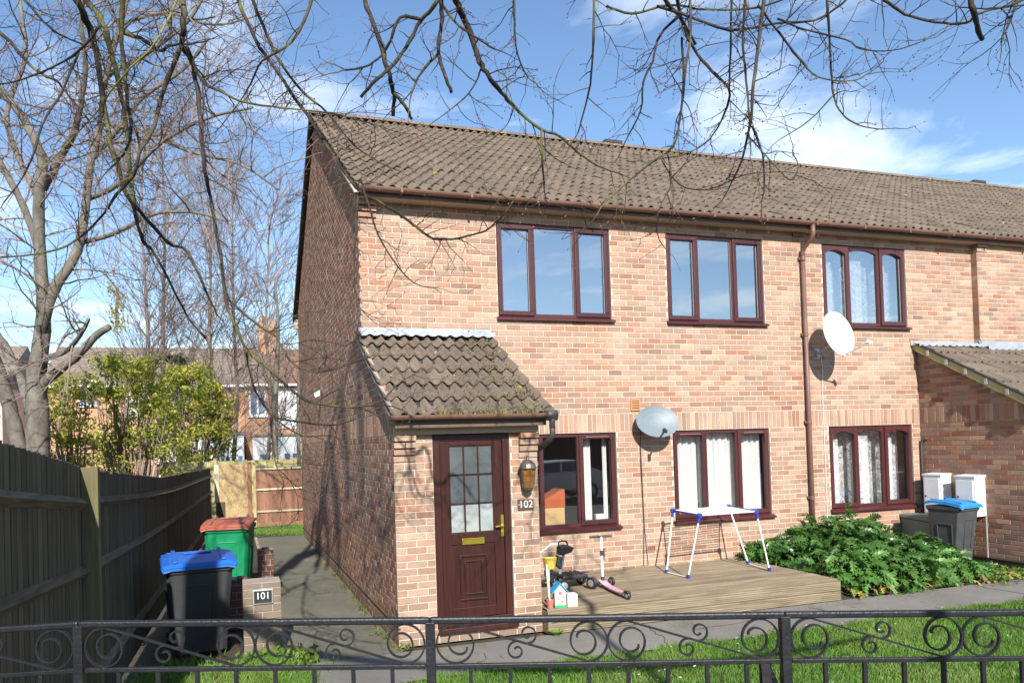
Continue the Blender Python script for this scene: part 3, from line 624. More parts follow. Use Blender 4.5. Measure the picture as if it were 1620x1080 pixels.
# ------------------------------------------------------------------ windows
def ring(x0, x1, z0, z1, t, y0, y1, mb=None, arch=0):
    mb = mb or MB()
    mb.box((x0, y0, z0), (x1, y1, z0 + t)); mb.box((x0, y0, z1 - t), (x1, y1, z1))
    mb.box((x0, y0, z0 + t), (x0 + t, y1, z1 - t)); mb.box((x1 - t, y0, z0 + t), (x1, y1, z1 - t))
    if arch:                                          # arched head piece
        a, b, zt, n = x0 + t, x1 - t, z1 - t, 8
        for i in range(n):
            u0, u1 = i / n, (i + 1) / n; h0, h1 = arch * (2 * u0 - 1) ** 2, arch * (2 * u1 - 1) ** 2
            mb.add([(a + (b - a) * q, yy, zt - hh) for yy in (y0, y1) for q, hh in ((u0, 0), (u1, 0), (u1, h1 + .001), (u0, h0 + .001))],
                   [(0, 3, 2, 1), (4, 5, 6, 7), (2, 3, 7, 6)])
    return mb
def window(x0, x1, z0, z1, splits, opens, glass, arch=0, Y=.035, vents=()):
    t = .05; mb = ring(x0, x1, z0, z1, t, Y, Y + .07)
    xs = [x0] + splits + [x1]
    for x in splits: mb.box((x - .03, Y + .001, z0 + t), (x + .03, Y + .069, z1 - t))
    fr = mb.build('window', 'upvc', house, bevel=.004)
    for i, (a, b) in enumerate(zip(xs, xs[1:])):
        la, lb = (a + t if i == 0 else a + .03), (b - t if i == len(xs) - 2 else b - .03); lz0, lz1 = z0 + t, z1 - t
        if i in opens:
            a_, b_, c_, d_ = la - .028, lb + .028, lz0 - .028, lz1 + .028
            ring(a_, b_, c_, d_, .062, Y - .022, Y + .04, arch=arch).build('opening_sash', 'upvc', fr, bevel=.006)
            mt = MB(); T_ = .062                     # welded mitre seams
            for cx, cz, sx, sz in ((a_, c_, 1, 1), (b_, c_, -1, 1), (a_, d_, 1, -1), (b_, d_, -1, -1)):
                mt.bar((cx + sx * .006, Y - .0226, cz + sz * .006), (cx + sx * T_, Y - .0226, cz + sz * T_), .0035, .001)
            mt.build('mitre_seam', 'gutter', fr)
            pa, pb, pc, pd = a_ + .06, b_ - .06, c_ + .06, d_ - .06
            if i in vents: MB().box((pa + .04, Y - .036, d_ - .045), (pb - .04, Y - .02, d_ - .025)).build('trickle_vent', 'gutter', fr, bevel=.003)
        else:
            pa, pb, pc, pd = la - .004, lb + .004, lz0 - .004, lz1 + .004
            if arch: ring(la - .003, lb + .003, lz0 - .01, lz1 + .01, .014, Y + .005, Y + .045, arch=arch).build('glazing_bead', 'upvc', fr)
        MB().add([(pa, Y + .03, pc), (pb, Y + .03, pc), (pb, Y + .03, pd), (pa, Y + .03, pd)], [(0, 1, 2, 3)]).build('pane', glass, fr)
        ring(pa, pb, pc, pd, .008, Y + .021, Y + .029).build('glazing_seal', 'seal' if glass == 'glass' else 'black', fr)
    sl_ = MB(); sl_.prism([(x0 - .03, -.055, z0 - .03), (x0 - .03, .04, z0 + .012), (x0 - .03, .04, z0 - .03), (x0 - .03, -.055, z0 - .055)], (x1 - x0 + .06, 0, 0)); sl_.build('sill', 'upvc', fr)
    return fr
for i, (a, b) in enumerate(WIN_UP):
    L3 = (b - a); w1 = [a + L3 * .315, a + L3 * .685]
    up = window(a, b, 3.705, 5.03, w1, (0, 2), 'glass', arch=.06 if i == 2 else 0)
    lo = window(a, b, .71, 2.05, [a + L3 * .335, a + L3 * .665], ((2,), (0, 2), (0, 2))[i], 'glass_low', arch=.06 if i == 2 else 0, vents=(0, 2) if i < 2 else ())
    if i < 2: up['label'] = 'upstairs bare casement window reflecting the sky'
# curtains (hang inside: things of their own)
def curtain(x0, x1, z0, z1, mat, label, amp=.032, wl=.12, y=.2, ragged=0):
    n = int((x1 - x0) / .012); mb = MB(); vs = []
    for i in range(n + 1):
        x = x0 + (x1 - x0) * i / n; yy = y + amp * math.sin(2 * math.pi * x / wl + .8 * math.sin(x * 9)) + amp * .5 * math.sin(2 * math.pi * x / (wl * .37))
        vs += [(x, yy, z0 + ragged * abs(math.sin(x * 31))), (x, yy * .8 + y * .2, z1)]
    mb.add(vs, [(2 * i, 2 * i + 2, 2 * i + 3, 2 * i + 1) for i in range(n)])
    return tag(mb.build('curtain', mat, smooth=True), label, 'curtain')
curtain(4.70, 6.36, .74, 2.0, 'curtain', 'plain white curtain drawn across the window behind the clothes airer')
curtain(3.16, 3.36, .74, 2.0, 'curtain', 'narrow white curtain gathered at one side of the window beside the porch', .015, .06)
curtain(3.56, 3.62, .74, 2.0, 'curtain', 'sliver of white curtain at the edge of the window beside the porch', .01, .05)
for zz_, nm in ((3.73, 'upstairs window behind the white dish'), (.73, 'downstairs window above the bush')):
    for a, b, t_, wh in ((7.62, 7.87, .10, 'strip nearest the downpipe,'), (8.13, 8.50, .02, 'broad middle strip,'), (8.80, 9.02, .10, 'strip furthest from the downpipe,')):
        hh = 1.03 if zz_ > 3 else 1.10
        curtain(a, b, zz_, zz_ + hh + .07 - t_ * .6, 'lace', 'floral lace curtain, ' + wh + ' ' + nm, .012, .09, .14, .0)
    curtain(7.60, 9.30, zz_, zz_ + 1.27, 'lace', 'wide shaded floral net at the back, ' + nm, .03, .2, .32)
# things on the window board beside the porch
tb = thing('toy_house', 'tan card toy house with an orange roof standing inside the window beside the porch', 'toy', (2.7, .35, .71))
MB().box((2.35, .22, .71), (2.93, .5, 1.0)).build('wall', 'tan_toy', tb)
mb = MB(); mb.prism([(2.33, .20, 1.0), (2.93, .20, 1.0), (2.93, .20, 1.25), (2.87, .20, 1.25), (2.66, .20, 1.13), (2.5, .20, 1.08), (2.33, .20, 1.06)], (0, .28, 0)); mb.build('roof', 'orange_toy', tb)
tag(MB().box((3.42, .18, .72), (3.56, .26, .86)).build('white_pot', 'white', bevel=.01), 'small white box standing on the window board beside the narrow curtain', 'box')
tag(MB().lathe((3.22, .16, .72), [(.05, 0), (.07, .04), (.05, .09), (.02, .11)], 10).build('glass_jar', basic('pale_blue_glass', (.45, .62, .75), None, 9, .15), smooth=True), 'pale blue jar on the window board below the narrow curtain', 'jar')

# ------------------------------------------------------------------ front door
DX0, DX1, DZ0, DZ1, DY = .44, 1.325, -.045, 2.06, -1.775
mb = ring(DX0, DX1, DZ0, DZ1, .075, DY, DY + .08); dr = mb.build('front_door', 'door', house, bevel=.005)
dr['label'] = 'dark red brown door with nine obscured panes'
MB().box((DX0 - .0, -1.86, -.10), (DX1 + .03, -1.74, -.045)).build('threshold', 'door', dr, bevel=.006)
lx0, lx1, lz0, lz1 = DX0 + .08, DX1 - .08, DZ0 + .08, DZ1 - .08; LY = DY + .012
gx0, gx1, gz0, gz1 = lx0 + .105, lx1 - .115, .965, 1.93
lf = MB(); lf.box((lx0, LY, lz0), (gx0, LY + .05, lz1)); lf.box((gx1, LY, lz0), (lx1, LY + .05, lz1))
lf.box((gx0, LY, gz1), (gx1, LY + .05, lz1)); lf.box((gx0, LY, .84), (gx1, LY + .05, gz0)); lf.box((gx0, LY + .012, lz0), (gx1, LY + .045, .84)); lf.box((gx0, LY, lz0), (gx1, LY + .05, lz0 + .11)); lf.build('door_leaf', 'door', dr, bevel=.004)
mb = MB()
for q, (a, b, c, d) in enumerate(((gx0 + .09, gx1 - .09, .22, .72), (gx0 + .14, gx1 - .14, .28, .66))): ring(a, b, c, d, .022, LY - .004 + .002 * q, LY + .014, mb)
mb.build('panel_moulding', 'door', dr, bevel=.005)
mb = MB()
for i in range(4): x = gx0 + (gx1 - gx0) * i / 3; mb.box((x - .008, LY + .005, gz0), (x + .008, LY + .02, gz1))
for i in range(4): z_ = gz0 + (gz1 - gz0) * i / 3; mb.box((gx0, LY + .007, z_ - .008), (gx1, LY + .018, z_ + .008))
mb.build('glazing_bars', 'door', dr)
for i in range(3):
    for j in range(3):
        MB().box((gx0 + (gx1 - gx0) * i / 3, LY + .02, gz0 + (gz1 - gz0) * j / 3), (gx0 + (gx1 - gx0) * (i + 1) / 3, LY + .026, gz0 + (gz1 - gz0) * (j + 1) / 3)).build('pane', 'obscure_pale' if j == 0 else 'obscure', dr)
mb = MB(); mb.box((.745, LY - .012, .835), (1.005, LY + .004, .90)); mb.box((.75, LY - .018, .895), (1.0, LY - .004, .905)); mb.build('letter_plate', 'brass', dr, bevel=.003)
mb = MB(); mb.box((1.205, LY - .012, .90), (1.24, LY + .004, 1.14)); mb.tube([(1.222, LY - .01, 1.02), (1.222, LY - .05, 1.02), (1.16, LY - .055, 1.02), (1.13, LY - .045, 1.015)], .011, 8); mb.tube([(1.222, LY - .02, .95), (1.222, LY - .01, .95)], .012, 8); mb.build('handle', 'brass', dr, bevel=.002)
# ================================================================== THINGS ON AND BESIDE THE HOUSE
def dish(cx, cz, cy, w_, h_, nrm, mount, mat, label, lnb, cable, arm_from=-.5):
    t = thing('satellite_dish', label, 'satellite dish', mount)
    nrm = V(nrm).normalized(); x = V((0, 0, 1)).cross(nrm).normalized(); x = -x; y = nrm.cross(x) * -1
    if y.z < 0: y = -y
    c = V((cx, cy, cz)); mb = MB(); n = 32; vs = []; rings = (0, .3, .6, .85, .97, 1.0)
    dep = .055
    for q in rings:
        for j in range(n):
            a = 2 * math.pi * j / n
            vs.append(c + x * (math.cos(a) * w_ / 2 * q) + y * (math.sin(a) * h_ / 2 * q) + nrm * (dep * (q * q - 1)))
    back = [p - nrm * (.012 if i >= n else .014) for i, p in enumerate(vs)]
    k = len(rings); m = len(vs)
    fs = [(i * n + j, i * n + (j + 1) % n, (i + 1) * n + (j + 1) % n, (i + 1) * n + j) for i in range(k - 1) for j in range(n)]
    mb.add(vs + back, fs + [tuple(m + q for q in reversed(f)) for f in fs] + [((k - 1) * n + j, (k - 1) * n + (j + 1) % n, m + (k - 1) * n + (j + 1) % n, m + (k - 1) * n + j) for j in range(n)])
    mb.build('reflector', mat, t, smooth=False)
    mt = V(mount)
    mb = MB(); mb.box((mt.x - .05, -.012, mt.z - .09), (mt.x + .05, -.001, mt.z + .09)); mb.box((mt.x - .03, -.05, mt.z - .06), (mt.x + .03, -.012, mt.z + .06)); mb.build('wall_bracket', 'steel', t, bevel=.003)
    bc = c - nrm * .07 - y * h_ * .12
    mb = MB(); mb.tube([mt + V((0, -.04, 0)), mt + V(((bc.x - mt.x) * .55, -.10, (bc.z - mt.z) * .2)), bc - nrm * .05], .019, 8); mb.box((bc.x - .05, bc.y - .0, bc.z - .06), (bc.x + .05, bc.y + .07, bc.z + .06)); mb.build('support_arm', 'steel', t)
    lo = c - y * h_ * .49; ln = V(lnb)
    mb = MB(); mb.bar(lo - nrm * .05, ln, .018, .02); mb.build('feed_arm', 'steel' if mat == 'white_dirty' else 'black', t)
    ax = (c - ln).normalized(); mb = MB(); mb.lathe(ln - ax * .02, [(.02, -.03), (.026, 0), (.03, .05), (.028, .06)], 10, ax); mb.box((ln.x - .022, ln.y - .03, ln.z - .03), (ln.x + .022, ln.y + .03, ln.z + .015)); mb.build('receiver_head', 'white' if mat == 'white_dirty' else 'black', t, bevel=.003)
    MB().tube(cable, .0045, 5).build('cable', 'white' if mat == 'white_dirty' else 'black', t)
    return t
dish(7.395, 3.495, -.45, .54, .74, (-.05, -1, .28), (7.37, -.001, 3.225), 'white_dirty', 'round white satellite dish on an arm beside the brown downpipe', (7.58, -.84, 3.30),
     [(7.40, -.06, 3.2), (7.47, -.02, 3.0), (7.45, -.012, 2.6), (7.455, -.012, 1.4), (7.45, -.012, .3)])
dish(4.235, 2.19, -.245, .64, .50, (-.20, -1, .42), (4.06, -.001, 2.165), 'grey_dish', 'grey mesh satellite dish with a black feed arm between the downstairs windows', (4.121, -.60, 2.047),
     [(4.07, -.05, 2.12), (4.08, -.012, 1.9), (4.09, -.012, 1.2), (4.10, -.012, .6), (4.14, -.012, .09)])
cb = MB(); cb.tube([(4.075, -.03, 2.1), (4.07, -.014, 1.6), (4.09, -.014, .7), (4.07, -.014, .3), (4.06, -.02, .09)], .004, 5)
tag(cb.build('black_cable', 'black'), 'thin black cable running down the wall under the grey dish', 'cable')

ab = thing('air_brick', 'small square terracotta vent in the wall above the grey dish', 'vent', (4.02, 0, 2.45))
ring(3.94, 4.09, 2.36, 2.53, .015, -.022, .01).build('frame', M['terracotta'], ab)
mb = MB()
for q in range(6): mb.box((3.955, -.018 + .001 * q % 2, 2.38 + q * .024), (4.075, .008, 2.393 + q * .024))
mb.build('louvre', M['terracotta'], ab)
vb = thing('weep_vent', 'dark red ventilation brick low in the wall near the clothes airer', 'vent', (4.21, 0, .33))
mb = MB(); mb.box((4.145, -.006, .305), (4.275, .005, .365))
mb.build('face', basic('red_vent', (.30, .13, .09)), vb)
for q in range(4): MB().box((4.16 + q * .03, -.008, .315), (4.168 + q * .03, 0, .355)).build('slot', 'black', vb)
tp = thing('outside_tap', 'small dark pipe stub and bracket on the wall behind the pink scooter', 'tap', (3.40, 0, .32))
mb = MB(); mb.tube([(3.40, 0, .36), (3.40, -.05, .36), (3.40, -.06, .31), (3.39, -.05, .22)], .010, 7); mb.build('spout', 'gutter_dark', tp)
mb = MB(); mb.tube([(3.38, -.045, .38), (3.42, -.045, .38)], .008, 6); mb.build('tap_handle', 'gutter_dark', tp)

la = thing('wall_lantern', 'bronze wall lantern with amber glass beside the front door', 'lantern', (1.495, -1.8, 1.38))
c = (1.495, -1.905)
MB().box((1.46, -1.815, 1.42), (1.53, -1.80, 1.72)).build('back_plate', 'lantern', la, bevel=.004)
MB().tube([(1.495, -1.81, 1.66), (1.495, -1.86, 1.72), (c[0], c[1], 1.73)], .010, 6).build('bracket', 'lantern', la)
MB().lathe((c[0], c[1], 1.44), [(.058, 0), (.084, .21)], 6, ph=.5).build('amber_shade', 'amber', la)
mb = MB()
for j in range(6):
    a = .5 + math.pi * j / 3; mb.bar((c[0] + .06 * math.cos(a), c[1] + .06 * math.sin(a), 1.435), (c[0] + .087 * math.cos(a), c[1] + .087 * math.sin(a), 1.655), .009)
for zz_, r_ in ((1.44, .060), (1.51, .068), (1.58, .077), (1.65, .086)):
    pts = [(c[0] + r_ * math.cos(.5 + math.pi * j / 3), c[1] + r_ * math.sin(.5 + math.pi * j / 3), zz_) for j in range(7)]
    for a, b in zip(pts, pts[1:]): mb.bar(a, b, .007)
mb.build('cage', 'lantern', la)
MB().lathe((c[0], c[1], 1.652), [(.104, 0), (.098, .012), (.085, .05), (.05, .085), (.02, .10), (.012, .12), (.017, .13), (.005, .145)], 12, ph=.5).build('cap', 'lantern', la, smooth=False)
MB().lathe((c[0], c[1], 1.385), [(.012, 0), (.02, .01), (.048, .03), (.062, .055)], 6, ph=.5).build('base', 'lantern', la)
MB().lathe((c[0], c[1], 1.46), [(.016, 0), (.018, .06), (.024, .12), (.010, .17)], 8).build('bulb', 'cream', la, smooth=True)

npl = thing('number_plate', 'brown house number plate reading 102 beneath the lantern', 'sign', (1.495, -1.8, 1.24))
MB().box((1.40, -1.818, 1.185), (1.59, -1.801, 1.305)).build('plate', 'slate_plate', npl, bevel=.004)
FACE = Matrix(((1, 0, 0, 0), (0, 0, -1, 0), (0, 1, 0, 0), (0, 0, 0, 1)))
text('102', .115, Matrix.Translation((1.495, -1.819, 1.245)) @ FACE, 'cream', npl, ext=.003)
for x in (1.412, 1.578): MB().lathe((x, -1.818, 1.245), [(.007, 0), (.005, .004)], 8, (0, -1, 0)).build('screw', 'cream', npl)

sf = thing('security_light', 'small white flood light high on the shaded gable wall', 'lamp', (-.001, 4.5, 2.98))
MB().box((-.05, 4.47, 2.95), (-.001, 4.55, 3.02)).build('mount', 'black', sf, bevel=.005)
MB().add([(-.05, 4.40, 3.04), (-.16, 4.40, 2.98), (-.14, 4.40, 2.90), (-.05, 4.40, 2.94), (-.05, 4.60, 3.04), (-.16, 4.60, 2.98), (-.14, 4.60, 2.90), (-.05, 4.60, 2.94)], [(3, 2, 1, 0), (4, 5, 6, 7), (0, 1, 5, 4), (1, 2, 6, 5), (2, 3, 7, 6), (3, 0, 4, 7)]).build('lamp_head', 'white', sf, bevel=.006)

def meter(y0, y1, z0, z1, label):
    t = thing('meter_box', label, 'meter box', (9.5, (y0 + y1) / 2, z0), group='white meter boxes on the neighbouring porch wall')
    ring(-y1, -y0, z0, z1, .03, 0, 1)                 # (proportions only; the real frame follows)
    mb = MB(); mb.box((9.28, y0, z0), (9.498, y1, z1)); mb.build('case', 'white', t, bevel=.01)
    MB().box((9.262, y0 + .03, z0 + .03), (9.279, y1 - .03, z1 - .05)).build('door', 'white', t, bevel=.004)
    mb = MB(); mb.tube([(9.262, y1 - .06, z0 + .3), (9.252, y1 - .06, z0 + .3)], .014, 8); mb.build('lock', 'black', t)
    MB().prism([(9.262, y0 - .005, z1 + .02), (9.5, y0 - .005, z1 + .035), (9.5, y0 - .005, z1), (9.262, y0 - .005, z1)], (0, y1 - y0 + .01, 0)).build('lid', 'white', t)
    return t
meter(-.53, -.20, .56, 1.20, 'white meter box nearest the house corner, half hidden by the grey bin')
meter(-1.10, -.765, .58, 1.19, 'white meter box further from the house corner with a conduit below it')
mb = MB(); mb.tube([(9.44, -1.13, .60), (9.44, -1.13, .0), (9.44, -1.13, -.06), (9.48, -1.13, -.12)], .014, 7)
tag(mb.build('conduit', 'steel'), 'grey conduit running down below the outer meter box', 'conduit')
mb = MB(); mb.tube([(9.47, -.03, GZ), (9.47, -.035, 1.7), (9.475, -.05, 1.78), (9.49, -.09, 1.80), (9.499, -.13, 1.80)], .020, 8)
tag(mb.build('waste_pipe', 'gutter_dark', smooth=True), 'thin dark pipe standing in the corner beside the lace curtain window', 'pipe')

# green cabinet behind the bin
cbn = thing('utility_cabinet', 'low grey green cabinet against the wall behind the grey bin', 'cabinet', (9.22, -.32, GZ))
MB().prism([(8.98, -.55, GZ), (8.98, -.02, GZ), (8.98, -.02, .50), (8.98, -.55, .46)], (.46, 0, 0)).build('body', 'cab_green', cbn, bevel=.01)
MB().prism([(8.955, -.58, .47), (8.955, -.005, .51), (8.955, -.005, .56), (8.955, -.50, .56), (8.955, -.58, .50)], (.51, 0, 0)).build('lid', 'cab_green', cbn, bevel=.008)

# ------------------------------------------------------------------ wheelie bins (local space: front faces -Y)
def wheelie(label, loc, rz, body, lid, rim, lidtilt=0, sc=1):
    t = thing('wheelie_bin', label, 'bin', loc, rz, 'wheeled rubbish bins', local=True)
    def sect(z_, w_, d0, d1, c_=.05):
        return [(-w_ + c_, d0, z_), (w_ - c_, d0, z_), (w_, d0 + c_, z_), (w_, d1 - c_, z_), (w_ - c_, d1, z_), (-w_ + c_, d1, z_), (-w_, d1 - c_, z_), (-w_, d0 + c_, z_)]
    mb = MB(); S_ = [sect(.03, .225, -.22, .20), sect(.30, .235, -.245, .25), sect(.34, .24, -.25, .30), sect(.93, .275, -.345, .33), sect(.94, .295, -.365, .35), sect(1.0, .30, -.37, .355)]
    vs = [p for s_ in S_ for p in s_]; n = 8
    mb.add(vs, [tuple(range(7, -1, -1))] + [(i * n + j, i * n + (j + 1) % n, (i + 1) * n + (j + 1) % n, (i + 1) * n + j) for i in range(5) for j in range(n)] + [tuple(range(40, 48))])
    mb.build('body', body, t, bevel=.012)
    mb = MB()
    for s_ in (-1, 1):                                # moulded recess ribs on the sides and front
        x = s_ * .262
        mb.bar((s_ * .243, -.15, .25), (s_ * .275, -.17, .72), .016, .02); mb.bar((s_ * .275, -.17, .72), (s_ * .272, .12, .72), .016, .02); mb.bar((s_ * .272, .12, .72), (s_ * .242, .12, .25), .016, .02)
    mb.bar((-.10, -.262, .35), (-.11, -.325, .80), .014); mb.bar((.10, -.262, .35), (.11, -.325, .80), .014); mb.bar((-.11, -.325, .80), (.11, -.325, .80), .014)
    mb.build('moulded_rib', body, t, bevel=.004)
    L = MB(); y0, y1 = -.40, .34
    def lp(q, w_, z_): return [(-w_, q, z_), (-w_ * .8, q, z_ + .018), (w_ * .8, q, z_ + .018), (w_, q, z_)]
    S_ = [lp(y0, .29, 1.0), lp(y0 + .04, .305, 1.03), lp(-.1, .305, 1.065), lp(.2, .305, 1.075), lp(y1, .30, 1.05)]
    vs = [p for s_ in S_ for p in s_]; vs2 = [(x, y, z_ - .028) for x, y, z_ in vs]
    fs = [(i * 4 + j, i * 4 + j + 1, i * 4 + j + 5, i * 4 + j + 4) for i in range(4) for j in range(3)]; m = len(vs)
    edge = [0, 1, 2, 3, 7, 11, 15, 19, 18, 17, 16, 12, 8, 4]
    L.add(vs + vs2, fs + [tuple(m + q for q in reversed(f)) for f in fs] + [(edge[i], edge[(i + 1) % 14], m + edge[(i + 1) % 14], m + edge[i]) for i in range(14)])
    lo = L.build('lid', lid, t, bevel=.008)
    mb = MB()
    for x in (-.2, .2): mb.bar((x, y0 + .06, 1.065), (x, .28, 1.103), .035, .016)
    mb.bar((-.12, .05, 1.10), (.12, .05, 1.10), .05, .014); mb.build('lid_rib', lid, lo, bevel=.004)
    if rim: ring(-.302, .302, -.375, .36, .02, 0, .05)
    mb = MB(); mb.tube([(-.24, .36, 1.04), (-.24, .42, 1.045), (.24, .42, 1.045), (.24, .36, 1.04)], .016, 7)
    mb.build('handle', 'black', t)
    for x in (-.255, .255): MB().lathe((x, .24, .10), [(.04, -.025), (.10, -.022), (.10, .022), (.04, .025)], 16, (1, 0, 0)).build('wheel', 'black', t)
    MB().tube([(-.25, .24, .10), (.25, .24, .10)], .012, 6).build('axle', 'steel', t)
    return t
o = wheelie('charcoal bin with a dark blue lid in the shade by the fence', (-2.03, -.98, GZ), R(6), 'bin_black', 'bin_blue', True); o.scale = (1.2, 1.1, .955)
o = wheelie('green bin with a faded red lid behind the blue lidded one', (-1.70, 1.95, GZ), R(-8), 'bin_green', 'bin_red', False); o.scale = (1.14, 1.1, 1.05)
o = wheelie('dark grey bin with a bright blue lid behind the leafy bush', (8.93, -.98, GZ), R(4), 'bin_grey', 'bin_sky', True); o.scale = (.80, .80, .97)

# ------------------------------------------------------------------ brick piers at the bin store
def pier(name, label, cat, x0, x1, y0, y1, zt, mat, ch=.078, top_rag=True):
    t = thing(name, label, cat, ((x0 + x1) / 2, (y0 + y1) / 2, GZ))
    MB().box((x0 + .008, y0 + .008, GZ), (x1 - .008, y1 - .008, zt - .02)).build('mortar_core', 'mortar_dark', t)
    n = int((zt - GZ) / ch); ch = (zt - GZ) / n
    for i in range(n):
        z0 = GZ + i * ch; xs = [x0, (x0 + x1) / 2, x1] if i % 2 else [x0, x0 + (x1 - x0) * .28, x0 + (x1 - x0) * .76, x1]
        for a, b in zip(xs, xs[1:]):
            dz = rnd.uniform(-.02, .0) if i == n - 1 and top_rag else 0
            MB().box((a + .005, y0 + rnd.uniform(-.003, .003), z0 + .005), (b - .005, y1, z0 + ch - .006 + dz)).build('brick', mat, t, bevel=.004)
    return t
M['brick_buff'] = basic('buff_pier_brick', (.22, .165, .115), (.16, .125, .09), 7, .9, bs=.4, bscale=70)
M['brick_red'] = basic('red_pier_brick', (.15, .07, .05), (.10, .05, .04), 7, .9, bs=.4, bscale=70)
pier('brick_pier', 'buff brick pier carrying the 101 plate beside the charcoal bin', 'pier', -1.58, -1.19, -1.62, -1.30, .60, 'brick_buff')
pier('brick_pier', 'dark red brick pier at the corner of the green bin', 'pier', -1.33, -1.10, 1.55, 1.80, .52, 'brick_red')
pier('low_brick_wall', 'low dark brick wall behind the buff pier, between the bins', 'wall', -2.05, -1.5, -.2, .02, .42, 'brick_red')
p1 = thing('number_plate', 'black and silver house number plate reading 101 on the buff pier', 'sign', (-1.38, -1.63, .44))
MB().box((-1.478, -1.640, .365), (-1.278, -1.626, .512)).build('frame', 'steel', p1, bevel=.003)
MB().box((-1.466, -1.645, .377), (-1.290, -1.6395, .500)).build('plate', 'black', p1)
text('101', .098, Matrix.Translation((-1.378, -1.646, .448)) @ FACE, 'white', p1, ext=.002)
text('· · · · ·', .035, Matrix.Translation((-1.378, -1.646, .392)) @ FACE, 'steel', p1, ext=.001, name='ornament')

# ------------------------------------------------------------------ timber deck
DT = .07
dk = thing('timber_deck', 'weathered grooved timber deck running along the house wall', 'deck', (3.7, -1, GZ))
y = -1.93; q = 0
while y < -.03:
    w_ = .142; mb = MB(); x1 = 5.74 + rnd.uniform(-.015, .015) - .0 * q
    vs = []; n = 10
    prof = [(0, 0)] + [(w_ * (i + .5) / n, (-.004 if i % 2 else 0)) for i in range(n)] + [(w_, 0)]
    top_ = [(1.664, y + a, DT + b) for a, b in prof]; top2 = [(x1, y + a, DT + b) for a, b in prof]; m = len(prof)
    mb.add(top_ + top2 + [(1.664, y, DT - .026), (1.664, y + w_, DT - .026), (x1, y, DT - .026), (x1, y + w_, DT - .026)],
           [(i, m + i, m + i + 1, i + 1) for i in range(m - 1)] + [(0, 2 * m, 2 * m + 2, m), (m - 1, 2 * m - 1, 2 * m + 3, 2 * m + 1), tuple(range(m, 2 * m)) + (2 * m + 3, 2 * m + 2)])
    mb.build('deck_board', 'deck', dk); y += w_ + .008; q += 1
for k_ in range(2):
    z0 = GZ + .004 + k_ * .124; mb = MB(); n = 10; prof = [(z0 + .118 * (i / n), (.005 if i % 2 else 0)) for i in range(n + 1)]
    mb.add([(x, -1.957 + b, a) for x in (1.664, 5.76) for a, b in prof] + [(x, -1.934, a) for x in (1.664, 5.76) for a in (z0, z0 + .118)],
           [(i, i + n + 1, i + n + 2, i + 1) for i in range(n)] + [(n, 2 * n + 1, 2 * n + 5, 2 * n + 3), tuple(range(n + 1, 2 * n + 2)) + (2 * n + 5, 2 * n + 4)])
    mb.build('fascia_board', 'deck', dk)
    MB().box((5.745, -1.93, z0), (5.765, -.02, z0 + .118)).build('fascia_board', 'deck', dk)
MB().box((1.662, -1.957, GZ + .002), (1.70, -1.80, DT - .03)).build('end_board', 'deck', dk)
MB().box((1.72, -1.92, GZ), (5.70, -.05, DT - .03)).build('joist_frame', 'fence', dk)

# ------------------------------------------------------------------ clothes airer
A = [V(p) for p in ((4.36, -.36, .90), (4.27, -1.12, .90), (5.20, -1.09, .90), (5.36, -.30, .90))]   # back-left, front-left, front-right, back-right
F = [V(p) for p in ((4.05, -.66, DT + .012), (4.10, -1.05, DT + .012), (5.36, -1.11, DT + .012), (5.47, -.53, DT + .012))]
F = [V((4.07, -.60, DT + .012)), V((4.10, -1.06, DT + .012)), V((5.37, -1.11, DT + .012)), V((5.48, -.54, DT + .012))]
ai = thing('clothes_airer', 'white folding clothes airer with blue corner clips standing on the deck', 'clothes airer', (4.75, -.8, DT))
for a, b in ((A[1], A[2]), (A[0], A[3])): MB().tube([a, b], .011, 8).build('top_rail', 'white', ai)
for a, b in ((A[0], A[1]), (A[3], A[2])): MB().bar(a, b, .016, .03).build('side_rail', 'blue_plastic', ai)
for i in range(1, 14):
    s_ = i / 14; MB().tube([A[0].lerp(A[1], s_), A[3].lerp(A[2], s_)], .0042, 5).build('drying_wire', 'white', ai)
for a, b in zip(A, F): MB().tube([a, b], .011, 8).build('leg', 'white', ai)
for a, b in ((F[0], F[1]), (F[3], F[2])): MB().tube([a, b], .009, 8).build('foot_bar', 'white', ai)
for a in A: MB().lathe(a - V((0, .0, .0)), [(.026, -.022), (.034, -.02), (.034, .02), (.026, .022)], 12, (0, 1, 0)).bar(a, a + (F[A.index(a)] - a).normalized() * .1, .03).build('corner_clip', 'blue_plastic', ai)
for a in F: MB().box((a.x - .018, a.y - .018, DT), (a.x + .018, a.y + .018, DT + .05)).build('foot_cap', 'blue_plastic', ai, bevel=.004)

# ------------------------------------------------------------------ toys on the deck
sc_ = thing('kick_scooter', 'pink and white three wheeled child scooter parked on the deck', 'scooter', (2.85, -1.35, DT))
hb, ht = V((2.82, -1.08, .16)), V((2.86, -1.0, .70))
MB().tube([hb, ht], .016, 8).build('stem', 'white', sc_)
MB().tube([hb.lerp(ht, .56), hb.lerp(ht, .68)], .022, 8).build('height_clamp', 'black', sc_); MB().tube([hb.lerp(ht, -.06), hb.lerp(ht, .08)], .024, 8).build('stem_socket', 'black', sc_)
MB().tube([ht + V((-.15, .03, -.0)), ht + V((-.06, .01, .005)), ht, ht + V((.06, -.005, .005)), ht + V((.14, -.02, .004))], [.017, .016, .014, .016, .017], 8).build('handlebar', 'black', sc_)
mb = MB(); sx = [(V((2.80, -1.06, .17)), .035), (V((2.81, -1.12, .15)), .055), (V((2.81, -1.22, .125)), .05), (V((2.78, -1.45, .12)), .052), (V((2.745, -1.70, .13)), .045), (V((2.74, -1.80, .15)), .03)]
vs = []
